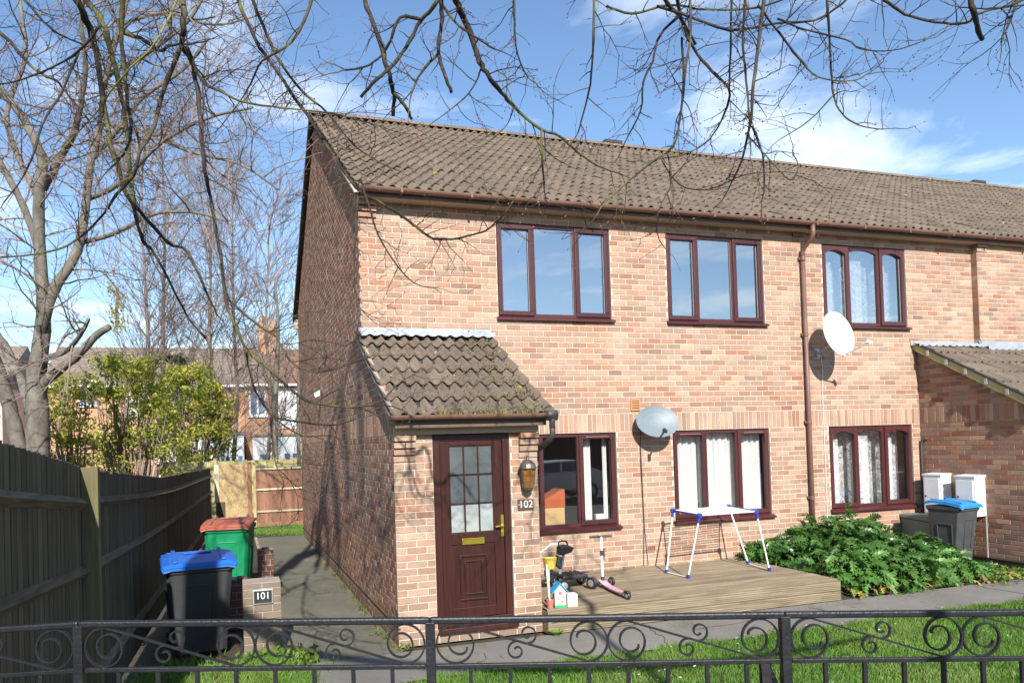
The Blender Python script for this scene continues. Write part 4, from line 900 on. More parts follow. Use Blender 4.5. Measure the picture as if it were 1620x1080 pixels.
for p, hw in sx: vs += [p + V((-hw, 0, 0)), p + V((hw, 0, 0)), p + V((hw * .8, 0, -.03)), p + V((-hw * .8, 0, -.03))]
mb.add(vs, [(i * 4 + j, i * 4 + (j + 1) % 4, i * 4 + (j + 1) % 4 + 4, i * 4 + j + 4) for i in range(5) for j in range(4)] + [(3, 2, 1, 0), (20, 21, 22, 23)]); mb.build('footboard', 'pink', sc_, bevel=.008)
MB().tube([(2.70, -1.09, .13), (2.93, -1.07, .13)], .012, 6).build('axle', 'black', sc_)
def wheel(par, c, r_, w_, ax, n=18):
    t = MB().lathe(c, [(r_ * .62, -w_ / 2), (r_ * .92, -w_ / 2), (r_, -w_ / 4), (r_, w_ / 4), (r_ * .92, w_ / 2), (r_ * .62, w_ / 2)], n, ax).build('wheel', 'black', par, smooth=False)
    MB().lathe(c, [(r_ * .6, -w_ * .52), (r_ * .2, -w_ * .6), (r_ * .2, w_ * .6), (r_ * .6, w_ * .52)], 10, ax).build('hub', 'steel', t); return t
wheel(sc_, (2.69, -1.09, DT + .06), .06, .03, (1, .1, 0)); wheel(sc_, (2.95, -1.07, DT + .06), .06, .03, (1, .1, 0)); wheel(sc_, (2.725, -1.86, DT + .045), .045, .035, (1, .1, 0))
MB().box((2.70, -1.90, DT + .07), (2.75, -1.80, DT + .10)).build('mudguard', 'black', sc_, bevel=.01)

bb = thing('buggy_board', 'black wheeled buggy board with a small seat on a post, on the deck', 'buggy board', (2.5, -.95, DT))
MB().box((2.27, -1.08, .20), (2.62, -.78, .255)).build('platform', 'black', bb, bevel=.02)
mb = MB()
for x in (2.30, 2.36, 2.42, 2.48, 2.54): mb.box((x, -1.06, .254), (x + .02, -.80, .264))
mb.build('tread', 'gutter_dark', bb)
MB().bar((2.30, -.93, .25), (2.42, -.80, .50), .03, .03).build('seat_post', 'steel', bb)
mb = MB(); mb.prism([(2.35, -.86, .47), (2.50, -.86, .50), (2.55, -.86, .56), (2.46, -.86, .60), (2.36, -.86, .58)], (0, .16, 0)); mb.build('seat', 'black', bb, bevel=.015)
MB().tube([(2.37, -.78, .56), (2.35, -.78, .63), (2.40, -.78, .655), (2.47, -.78, .64), (2.49, -.78, .58)], .012, 6).build('grab_handle', 'black', bb)
MB().prism([(2.26, -.92, .36), (2.33, -.92, .30), (2.35, -.92, .46), (2.29, -.92, .49)], (0, .10, 0)).build('backrest', 'black', bb, bevel=.012)
for p in ((2.26, -1.12, .14), (2.64, -1.12, .15), (2.28, -.76, .14), (2.66, -.78, .15)): wheel(bb, (p[0], p[1], DT + .075), .075, .04, (.25, 1, 0) if p[0] < 2.5 else (1, .5, 0))
for a, b in (((2.30, -1.05, .22), (2.26, -1.10, .15)), ((2.60, -1.05, .22), (2.64, -1.10, .16)), ((2.26, -.9, .22), (2.06, -.86, .16)), ((2.60, -.82, .22), (2.66, -.78, .16))): MB().bar(a, b, .03, .03).build('fork', 'black', bb)

bh = thing('bird_house', 'small wooden bird house with a blue roof and green base on the deck', 'bird house', (1.85, -1.86, DT), R(-12), local=True)
MB().prism([(-.065, -.06, .03), (.065, -.06, .03), (.065, -.06, .20), (0, -.06, .275), (-.065, -.06, .20)], (0, .12, 0)).build('box', 'birch_ply', bh, bevel=.003)
MB().box((-.068, -.063, 0), (.068, .063, .032)).build('base', 'green_paint', bh)
MB().add([(-.095, -.085, .175), (0, -.085, .285), (0, .085, .285), (-.095, .085, .175), (-.095, -.085, .163), (0, -.085, .272), (0, .085, .272), (-.095, .085, .163)], [(0, 3, 2, 1), (4, 5, 6, 7), (0, 1, 5, 4), (2, 3, 7, 6), (3, 0, 4, 7)]).build('roof_panel', 'sky_paint', bh)
MB().add([(.095, -.085, .175), (0, -.085, .285), (0, .085, .285), (.095, .085, .175), (.095, -.085, .163), (0, -.085, .272), (0, .085, .272), (.095, .085, .163)], [(0, 1, 2, 3), (7, 6, 5, 4), (4, 5, 1, 0), (6, 7, 3, 2), (7, 4, 0, 3)]).build('roof_panel', 'sky_paint', bh)
mb = MB()
for x, z_, r_ in ((0, .165, .022), (-.02, .10, .010), (.03, .12, .010), (.02, .07, .012)): mb.lathe((x, -.061, z_), [(r_, 0), (r_, .002)], 10, (0, -1, 0))
mb.build('painted_motif', 'red_pot', bh)
wb = thing('seed_tray', 'small pale card box beside the blue roofed bird house', 'box', (1.99, -1.87, DT), R(-8), local=True)
MB().box((-.06, -.06, 0), (.06, .06, .13)).build('carton', 'birch_ply', wb, bevel=.003); MB().box((-.063, -.063, .128), (.063, .063, .14)).build('lid', 'white', wb)
pt = thing('toy_bucket', 'faded red bucket holding upright white handled toy tools by the porch corner', 'bucket', (1.72, -1.9, DT))
MB().lathe((1.725, -1.885, DT), [(.032, 0), (.043, .085), (.046, .10), (.040, .10), (.034, .02)], 14).build('pail', 'red_pot', pt)
for q, (dx_, dy_, h_) in enumerate(((-.015, .02, .36), (.01, .03, .30))): MB().tube([(1.72, -1.885, DT + .03), (1.72 + dx_, -1.885 + dy_, DT + h_)], .008, 6).box((1.71 + dx_, -1.885 + dy_ - .006, DT + h_), (1.73 + dx_, -1.885 + dy_ + .006, DT + h_ + .13)).build('toy_tool', 'cream', pt, bevel=.004)

bk = thing('child_bicycle', 'white child bicycle with a yellow basket tucked behind the porch corner', 'bicycle', (1.93, -.6, DT))
BX = 1.93; hs = V((BX, -.93, .46)); fw_ = V((BX, -1.0, DT + .15)); rw = V((BX, -.40, DT + .15))
for c in (fw_, rw):
    o = MB().lathe(c, [(.125, -.018), (.15, -.012), (.15, .012), (.125, .018)], 24, (1, 0, 0)).build('tyre', 'black', bk); mb = MB()
    for j in range(8): a = math.pi * j / 4; mb.bar(c, c + V((0, math.cos(a), math.sin(a))) * .125, .003)
    mb.build('spokes', 'steel', o)
MB().tube([hs + V((0, .02, .10)), hs, fw_], .013, 7).build('fork', 'white', bk)
MB().tube([hs + V((0, 0, -.04)), V((BX, -.66, .26)), rw], .015, 7).tube([V((BX, -.66, .26)), V((BX, -.56, .46))], .013, 7).build('frame', 'pink', bk)
MB().box((BX - .05, -.66, .45), (BX + .05, -.50, .49)).build('saddle', 'white', bk, bevel=.015)
MB().tube([hs + V((.33, .02, .18)), hs + V((.24, -.01, .18)), hs + V((.17, -.03, .14)), hs + V((.06, .01, .06)), hs + V((-.06, .01, .06)), hs + V((-.17, -.03, .14)), hs + V((-.24, -.01, .18)), hs + V((-.33, .02, .18))], .010, 7).build('handlebar', 'white', bk)
for s_ in (-1, 1): MB().tube([hs + V((.35 * s_, .02, .18)), hs + V((.26 * s_, 0, .18))], .015, 7).build('grip', 'cream', bk)
MB().lathe((BX + .17, -1.06, .36), [(.065, 0), (.092, .13), (.098, .135), (.09, .13), (.06, .01)], 14, sq=(1, .8)).build('basket', 'yellow', bk)

# ------------------------------------------------------------------ garden fence (shaded side, arris rails)
FX = lambda y: -2.735 + (y + 3.33) * .0345
def ftop(y): return 1.855 - (y + 3.33) * .095 if y < -3.33 else (1.845 - (y + 3.33) * .050 if y < 1.2 else 1.62 - (y - 1.2) * .010)
fn = thing('garden_fence', 'dark close boarded wooden fence along the side path', 'fence', (-2.5, 3, GZ))
bmz = {}
y = -5.5; i = 0
while y < 11.6:
    w_ = .098 + rnd.uniform(-.004, .004); x = FX(y); zt = ftop(y) + rnd.uniform(-.005, .005) + (rnd.uniform(-.03, .0) if rnd.random() < .04 else 0); ln = rnd.uniform(-.008, .008)
    MB().add([(x + .004, y, GZ + .05), (x + .004, y + w_, GZ + .05), (x + .004, y + w_ + ln, zt), (x + .004, y + ln, zt - rnd.uniform(0, .006)),
              (x - .016, y, GZ + .05), (x - .008, y + w_, GZ + .05), (x - .008, y + w_ + ln, zt), (x - .016, y + ln, zt)],
             [(0, 1, 2, 3), (7, 6, 5, 4), (3, 2, 6, 7), (1, 5, 6, 2), (0, 3, 7, 4)]).build('board', 'fence', fn)
    y += w_ + rnd.choice((.002, .004, .007)); i += 1
pys = [-6.2, -3.33, -.4, 2.5, 5.4, 8.3, 11.2]
for a, b in zip(pys, pys[1:] + [11.65]):
    for zz_ in (.28, .76, .26 + .0):
        pass
    for fr_ in (.87, .62, .20):
        pa, pb = [V((FX(q) + .005, q, GZ + fr_ * (ftop(q) - GZ))) for q in (a, b)]
        mb = MB(); mb.add([pa + V((0, 0, .045)), pa + V((.055, 0, 0)), pa + V((0, 0, -.045)), pb + V((0, 0, .045)), pb + V((.055, 0, 0)), pb + V((0, 0, -.045))], [(0, 3, 4, 1), (1, 4, 5, 2), (0, 1, 2), (5, 4, 3)])
        mb.build('arris_rail', 'rail', fn)
for q in pys:
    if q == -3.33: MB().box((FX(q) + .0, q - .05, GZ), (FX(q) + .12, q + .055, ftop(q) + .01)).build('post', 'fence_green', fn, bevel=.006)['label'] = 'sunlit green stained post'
    else: MB().box((FX(q) - .09, q - .045, GZ), (FX(q) - .02, q + .045, ftop(q) - .08)).build('post', 'fence', fn)
MB().box((FX(-3.1), -3.2, GZ), (FX(-3.1) + .03, -3.12, ftop(-3.1) - .02)).build('batten', 'fence', fn)

# back boundary: chipboard gate and red-brown panel
gt = thing('board_gate', 'patched chipboard gate between the dark fence and the red brown panel', 'gate', (-1.6, 12, GZ))
MB().box((-2.0, 12.0, .02), (-1.27, 12.03, 1.58)).build('chipboard', 'osb', gt); MB().box((-2.13, 11.98, .55), (-2.01, 12.02, 1.6)).build('strip', 'pale_wood', gt)
MB().box((-2.1, 11.97, GZ), (-1.86, 12.0, .55)).build('patch', 'fence', gt); MB().box((-1.25, 11.99, GZ), (-1.13, 12.03, 1.62)).build('board', 'panel', gt)
MB().box((-1.11, 11.95, GZ), (-1.03, 12.05, 1.62)).build('gate_post', 'mossy_wood', gt)
bp_ = thing('panel_fence', 'red brown boarded fence panel with pale rails at the end of the side path', 'fence', (-.2, 12, GZ))
x = -1.02; i = 0
while x < 1.9:
    w_ = .105 if x + .105 < 1.9 else 1.9 - x; MB().box((x, 12.0 + .006 * (i % 2), -.08), (x + w_ - .004, 12.02 + .006 * (i % 2), 1.42)).build('board', 'panel', bp_); x += w_; i += 1
for z_ in (1.40, .82, .20): MB().box((-1.02, 11.955, z_), (1.9, 11.998, z_ + .055)).build('rail', 'pale_wood', bp_, bevel=.004)
MB().box((-1.02, 11.98, -.2), (1.9, 12.03, -.081)).build('gravel_board', 'panel', bp_)
ob = thing('old_fence', 'yellowed old fence standing behind the red brown panel', 'fence', (-1, 14.5, GZ))
x = -3.6
while x < 2.6:
    MB().box((x, 14.5, GZ), (x + .115, 14.52, 1.66 + rnd.uniform(-.03, .05))).build('board', 'mossy_wood', ob); x += .12
for z_ in (1.42, .6): MB().box((-3.6, 14.45, z_), (2.6, 14.498, z_ + .07)).build('rail', 'mossy_wood', ob)
for x in (-2.2, -.4, 1.4): MB().box((x, 14.42, GZ), (x + .1, 14.50, 1.75)).build('post', 'mossy_wood', ob)

# ------------------------------------------------------------------ front railing
PU = [(-430, 1018), (125, 981.5), (680, 975.5), (1240, 966.5), (1800, 961.0)]
PP = [at(u, v, 3.3) for u, v in PU]
rl = thing('iron_railing', 'black wrought iron railing with scrolls in front of the lawn', 'railing', (0, -5.8, GZ))
for p in PP: MB().box((-.021, -.021, GZ), (.021, .021, p.z - .02)).build('post', 'iron', rl, bevel=.003).matrix_basis = Matrix.Translation((p.x, p.y, 0)) @ Matrix.Rotation(-.31, 4, 'Z')
for q, o in enumerate([o for o in bpy.data.objects if o.name.startswith('post') and o.parent == rl]): pass
HZ = .178
def flat(mb, pts, wv, th, nrm):                        # flat bar standing on edge: width along nrm
    n = len(pts); vs = []
    for i, p in enumerate(pts):
        d = (pts[min(i + 1, n - 1)] - pts[max(i - 1, 0)]).normalized(); s_ = d.cross(nrm).normalized() * th / 2; k_ = nrm * wv / 2
        vs += [p + s_ + k_, p - s_ + k_, p - s_ - k_, p + s_ - k_]
    return mb.add(vs, [(i * 4 + j, i * 4 + (j + 1) % 4, i * 4 + (j + 1) % 4 + 4, i * 4 + j + 4) for i in range(n - 1) for j in range(4)] + [(3, 2, 1, 0), (4 * n - 4, 4 * n - 3, 4 * n - 2, 4 * n - 1)])
def scroll2d(W_, H_):
    r_ = H_ / 2; pts = []; n = 46
    for i in range(n):
        t_ = i / (n - 1); th = R(90 + 360 * 1.75) - R(360 * 1.75) * t_
        rho = .018 + (r_ - .018) * min(1, t_ / .72) ** .9
        cx = (r_ * 1.32) * (1 - min(1, t_ / .6)) + r_ * min(1, t_ / .6); cy = (H_ * .40) * (1 - min(1, t_ / .6)) + r_ * min(1, t_ / .6)
        pts.append((cx + rho * math.cos(th), cy + rho * math.sin(th)))
    back = [(W_ - x, H_ - y) for x, y in reversed(pts)]
    return pts + back
def small_s(c1x, c1y, turns=440):                      # S of two little volutes joined through the origin
    r1 = math.hypot(c1x, c1y); e_ = math.atan2(-c1y, -c1x); pts = []
    for i in range(30):
        t_ = i / 29; th = e_ + R(turns) * (1 - t_); rho = r1 * (.22 + .78 * t_ ** .8); pts.append((c1x + rho * math.cos(th), c1y + rho * math.sin(th)))
    return pts + [(-x, -y) for x, y in reversed(pts[:-1])]
for a, b in zip(PP, PP[1:]):
    d = (b - a); dh = V((d.x, d.y, 0)); Lh = dh.length; uh = dh / Lh; sl_ = d.z / Lh; nr_ = V((-uh.y, uh.x, 0)) * -1
    P2 = lambda s_, z_: V((a.x, a.y, a.z)) + uh * s_ + V((0, 0, sl_ * s_ + z_))
    flat(MB(), [P2(0, -.015), P2(Lh, -.015)], .032, .030, nr_).build('top_rail', 'iron', rl, bevel=.008)
    flat(MB(), [P2(.026, -.030 - HZ - .012), P2(Lh - .026, -.030 - HZ - .012)],   .022, .020, nr_).build('middle_rail', 'iron', rl, bevel=.003)
    flat(MB(), [P2(.026, GZ + .1 - a.z), P2(Lh - .026, GZ + .1 - a.z)], .026, .024, nr_).build('bottom_rail', 'iron', rl, bevel=.003)
    for k_ in range(1, 9):
        s_ = Lh * k_ / 9; flat(MB(), [P2(s_, -.030 - HZ - .02), P2(s_, GZ + .1 - a.z - sl_ * s_)], .017, .017, nr_).build('bar', 'iron', rl)
    hw = Lh / 2 - .028
    for h_ in range(2):
        s0 = .027 + h_ * (hw + .002)
        sp = [P2(s0 + x, -.030 - HZ + z_) for x, z_ in scroll2d(hw, HZ)]
        flat(MB(), sp, .016, .0075, nr_).build('scroll', 'iron', rl)
        flat(MB(), [P2(s0 + hw / 2 + x, -.030 - HZ + HZ / 2 + z_) for x, z_ in small_s(.026, .037)], .014, .007, nr_).build('small_scroll', 'iron', rl)
bq = PP[3]; e1 = at(1210, 1040, 3.75)
MB().bar((e1.x, e1.y, GZ), (e1.x, e1.y, e1.z), .042).build('stay_post', 'iron', rl); MB().bar((e1.x, e1.y, e1.z - .03), (bq.x, bq.y, e1.z - .12), .04, .02).build('stay', 'iron', rl)
MB().bar((e1.x, e1.y, e1.z - .015), (bq.x - .1, bq.y, e1.z + .0), .04, .02).build('stay', 'iron', rl)

# street lamp behind the camera (its thin shadow crosses the lawn and deck)
lp_ = thing('street_lamp', 'tall grey street lamp column standing on the pavement edge', 'street lamp', (.55, -11.55, GZ))
MB().lathe((.55, -11.55, GZ), [(.09, 0), (.09, 1.2), (.06, 1.25), (.045, 7.9), (.03, 8.0)], 12).build('column', 'steel', lp_)
MB().tube([(.55, -11.55, 7.7), (.55, -11.8, 7.98), (.55, -12.6, 8.05)], .03, 8).build('bracket_arm', 'steel', lp_); MB().box((.45, -13.1, 7.98), (.65, -12.5, 8.08)).build('lamp_head', 'steel', lp_, bevel=.03)

# parked car across the road, behind the camera (mirrored faintly in the window beside the porch)
pc = thing('parked_car', 'silver hatchback parked across the road', 'car', (9.6, -15.6, GZ))
prof = [(-2.0, .35), (-2.05, .75), (-1.9, .95), (-1.2, 1.02), (-.6, 1.42), (.8, 1.45), (1.5, 1.1), (1.95, .95), (2.05, .6), (2.0, .35)]
MB().prism([(9.6 + x, -16.4, GZ + z_) for x, z_ in prof], (0, 1.65, 0)).build('body', 'white_dirty', pc, bevel=.06)
for a in ([(-1.05, 1.04), (-.55, 1.37), (.1, 1.39), (.1, 1.04)], [(.2, 1.04), (.2, 1.39), (.75, 1.39), (1.3, 1.08)]): MB().prism([(9.6 + x, -14.76, GZ + z_) for x, z_ in a], (0, .02, 0)).build('side_window', 'far_glass', pc)
for x in (-1.25, 1.3):
    for y_ in (-16.35, -14.8): wheel(pc, (9.6 + x, y_, GZ + .31), .31, .18, (0, 1, 0))
# ================================================================== BACKGROUND HOUSES
def far_house(name, label, x0, x1, y, ez, rz, brick, roofm, wins, chim=None, extra=None):
    t = thing(name, label, 'house', ((x0 + x1) / 2, y + 4, GZ))
    MB().box((x0, y, GZ), (x1, y + 9, ez)).build('wall', brick, t)
    m = (y + 4.5)
    mb = MB(); mb.add([(x0 - .05, y - .35, ez - .12), (x1 + .05, y - .35, ez - .12), (x1 + .05, m, rz), (x0 - .05, m, rz), (x1 + .05, y + 9.3, ez - .1), (x0 - .05, y + 9.3, ez - .1)], [(0, 1, 2, 3), (3, 2, 4, 5), (0, 3, 5), (1, 4, 2)])
    r_ = mb.build('roof', roofm, t)
    rows = 12
    for i in range(rows):                             # tile courses
        a = (i + .5) / rows; MB().box((x0, y - .35 + a * 4.85 - .02, ez - .12 + a * (rz - ez + .12) + .005), (x1, y - .35 + a * 4.85 + .25, ez - .12 + a * (rz - ez + .12) + .10)).build('tile_course', roofm, r_)
    MB().box((x0, y - .45, ez - .22), (x1, y - .34, ez - .10)).build('gutter', 'white', t)
    for (a, b, c, d, st) in wins:
        f = ring(a, b, c, d, .09, y - .05, y + .02).box(((a + b) / 2 - .04, y - .045, c), ((a + b) / 2 + .04, y + .01, d)).build('window', 'white', t)
        MB().box((a + .05, y - .02, c + .05), (b - .05, y + .005, d - .05)).build('pane', 'far_glass' if st == 0 else 'white', f)
        if st == 2: MB().box((a, y - .06, c - .75), (b, y - .004, c)).build('apron_panel', 'white', f)
        MB().box((a - .08, y - .12, c - .1), (b + .08, y + .0, c)).build('sill', 'white', f)
    if chim:
        cx, cw, top = chim; st = MB().box((cx - cw / 2, m - .9, rz - 1.4), (cx + cw / 2, m - .1, top)).box((cx - cw / 2 - .08, m - .98, top - .35), (cx + cw / 2 + .08, m - .02, top - .2)).build('chimney_stack', brick, t)
        for q in (-.3, .3): MB().lathe((cx + q * cw, m - .5, top), [(.15, 0), (.13, .5), (.16, .55)], 10).build('chimney_pot', 'terracotta', st)
    return t
Yb = 33.0
bx = lambda u, v=640: on(u, v, 1, Yb).x
bz = lambda u, v: on(u, v, 1, Yb).z
x433 = bx(433)
far_house('far_house', 'brick terrace house with a brown slate roof and blue curtained window, seen past the gate', bx(388), x433, Yb, 5.75, 8.2, 'far_brick', 'far_roof',
          [(bx(394), bx(421), bz(405, 657), bz(405, 614), 0), (bx(406), bx(416), -.1, bz(410, 702), 0)], (bx(428, 540), 1.05, 9.6))
far_house('far_house', 'brick terrace house with a redder roof and broad white window next to the gable', x433 + .02, x433 + 6, Yb, 5.75, 8.2, 'far_brick', 'far_roof_red',
          [(bx(440), bx(472), bz(455, 657), bz(455, 614), 2), (bx(440), bx(472), .3, bz(455, 696), 1)])
far_house('far_house', 'long brick terrace house behind the shrubs with a dark brown roof', bx(60), bx(387.6), Yb + .6, 5.75, 8.3, 'far_brick', 'far_roof',
          [(bx(195), bx(225), bz(200, 640), bz(200, 600), 2), (bx(120), bx(150), bz(130, 640), bz(130, 600), 0), (bx(270), bx(300), bz(280, 640), bz(280, 600), 0)])
far_house('far_house', 'pale pink and white house at the far side of the grey tree', bx(-120), bx(40), Yb - 4, 5.4, 7.7, basic('pink_render', (.62, .42, .36), (.58, .38, .33), 2, .9), 'far_roof',
          [(bx(-6), bx(16), bz(0, 690), bz(0, 625), 1), (bx(20), bx(34), bz(20, 660), bz(20, 620), 2)])
ex = thing('rear_extension', 'white rendered rear extension with a flat roof below the brick wall', 'extension', (bx(340), Yb - 2, GZ))
MB().box((bx(255), Yb - 3.2, GZ), (bx(386) - .1, Yb + .3, bz(340, 690))).build('wall', 'render', ex); MB().box((bx(255) - .1, Yb - 3.3, bz(340, 690)), (bx(386), Yb + .3, bz(340, 690) + .16)).build('roof', 'far_roof', ex)
MB().box((bx(372), Yb - 3.25, GZ), (bx(382), Yb - 3.1, 1.9)).build('door', 'white', ex); MB().box((bx(374), Yb - 3.28, .8), (bx(380), Yb - 3.2, 1.7)).build('pane', 'far_glass', ex)
e2 = thing('rear_extension', 'white painted ground floor bay with two arched openings next to the gable', 'extension', (bx(440), Yb - 1, GZ))
MB().box((bx(397), Yb - 1.4, GZ), (bx(474), Yb - .01, bz(440, 690))).build('wall', 'render', e2); MB().box((bx(396), Yb - 1.5, bz(440, 690)), (bx(475), Yb - .01, bz(440, 690) + .1)).build('roof', 'far_roof', e2)
for a, b in ((408, 419), (446, 454), (458, 466)): MB().box((bx(a), Yb - 1.44, .7), (bx(b), Yb - 1.38, 1.75)).build('pane', 'far_glass', e2)
# house opposite, behind the camera (mirrored darkly in the downstairs windows)
op = thing('opposite_house', 'dark brick house across the road', 'house', (4, -38, GZ))
MB().box((-30, -42, GZ), (40, -34, 5.2)).build('wall', 'brick_red', op); MB().prism([(-30, -42, 5.2), (-30, -34, 5.2), (-30, -38, 7.6)], (70, 0, 0)).build('roof', 'far_roof', op)

# ================================================================== TREES
def smooth(pts, rad, step=4):
    out, ro = [], []
    n = len(pts)
    for i in range(n - 1):
        p0, p1, p2, p3 = pts[max(i - 1, 0)], pts[i], pts[i + 1], pts[min(i + 2, n - 1)]
        for k_ in range(step):
            t_ = k_ / step; kn = min(.35 * rad[i], .008) if (i or k_) else 0
            out.append(V((rnd.uniform(-kn, kn), rnd.uniform(-kn, kn), rnd.uniform(-kn, kn))) + .5 * ((2 * p1) + (p2 - p0) * t_ + (2 * p0 - 5 * p1 + 4 * p2 - p3) * t_ * t_ + (3 * p1 - p0 - 3 * p2 + p3) * t_ ** 3)); ro.append(rad[i] + (rad[i + 1] - rad[i]) * t_)
    out.append(pts[-1]); ro.append(rad[-1]); return out, ro
def rvec(r_): 
    while True:
        v = V((r_.uniform(-1, 1), r_.uniform(-1, 1), r_.uniform(-1, 1)))
        if .05 < v.length < 1: return v.normalized()
def sprig(mb, bud, p, d, L, r0, lev, r_, grav=0.0, zig=.22, seg=.05, sides=3, fork=.4, budsize=.006):
    n = max(3, min(9, int(L / seg))); pts = [p.copy()]; q = p.copy(); d = d.normalized()
    for i in range(n):
        d = (d + rvec(r_) * zig + V((0, 0, grav))).normalized(); q = q + d * (L / n); pts.append(q.copy())
        if lev > 0 and i >= 0 and r_.random() < fork:
            c = rvec(r_); c = (c - d * c.dot(d)).normalized(); sprig(mb, bud, q.copy(), (d * .75 + c * .8).normalized(), L * r_.uniform(.35, .65), r0 * .6, lev - 1, r_, grav, zig, seg, sides, fork, budsize)
    rr = [r0 * (1 - .62 * i / n) for i in range(n + 1)]
    mb.tube(pts, rr, sides, cap=False)
    if bud is not None:
        b = budsize; e = d * b * 2.2; s_ = d.orthogonal().normalized() * b * .7; t2 = d.cross(s_)
        bud.add([q - d * b * .3, q + e * .45 + s_, q + e * .45 - s_ * .5 + t2 * .9, q + e * .45 - s_ * .5 - t2 * .9, q + e], [(0, 1, 2), (0, 2, 3), (0, 3, 1), (4, 2, 1), (4, 3, 2), (4, 1, 3)])
def along(pts, rad, mb, bud, r_, every, Lr, lev, side_r, **kw):
    acc = 0
    for a, b, ra in zip(pts, pts[1:], rad):
        seg = (b - a).length; acc += seg
        while acc > every:
            acc -= every * r_.uniform(.6, 1.4); d = (b - a).normalized(); c = rvec(r_); c = (c - d * c.dot(d)).normalized()
            sprig(mb, bud, b.lerp(a, r_.random()), (d * r_.uniform(.2, .9) + c).normalized(), r_.uniform(*Lr), min(side_r, ra * .8), lev, r_, **kw)

# ---- overhanging street tree: trunk out of frame by the road, boughs hanging over the railing
ot = thing('overhanging_tree', 'bare dark street tree whose budding boughs hang across the whole top of the view', 'tree', (-3.4, -8.2, GZ))
TR = random.Random(5)
tp_, tr_ = smooth([V((-3.4, -8.2, GZ)), V((-3.36, -8.15, 1.2)), V((-3.3, -8.05, 2.8)), V((-3.1, -7.8, 4.6)), V((-2.9, -7.4, 6.2)), V((-2.6, -6.9, 8.0))], [.26, .21, .19, .17, .13, .07])
MB().tube(tp_, tr_, 12).build('trunk', 'bark_near', ot, smooth=True)
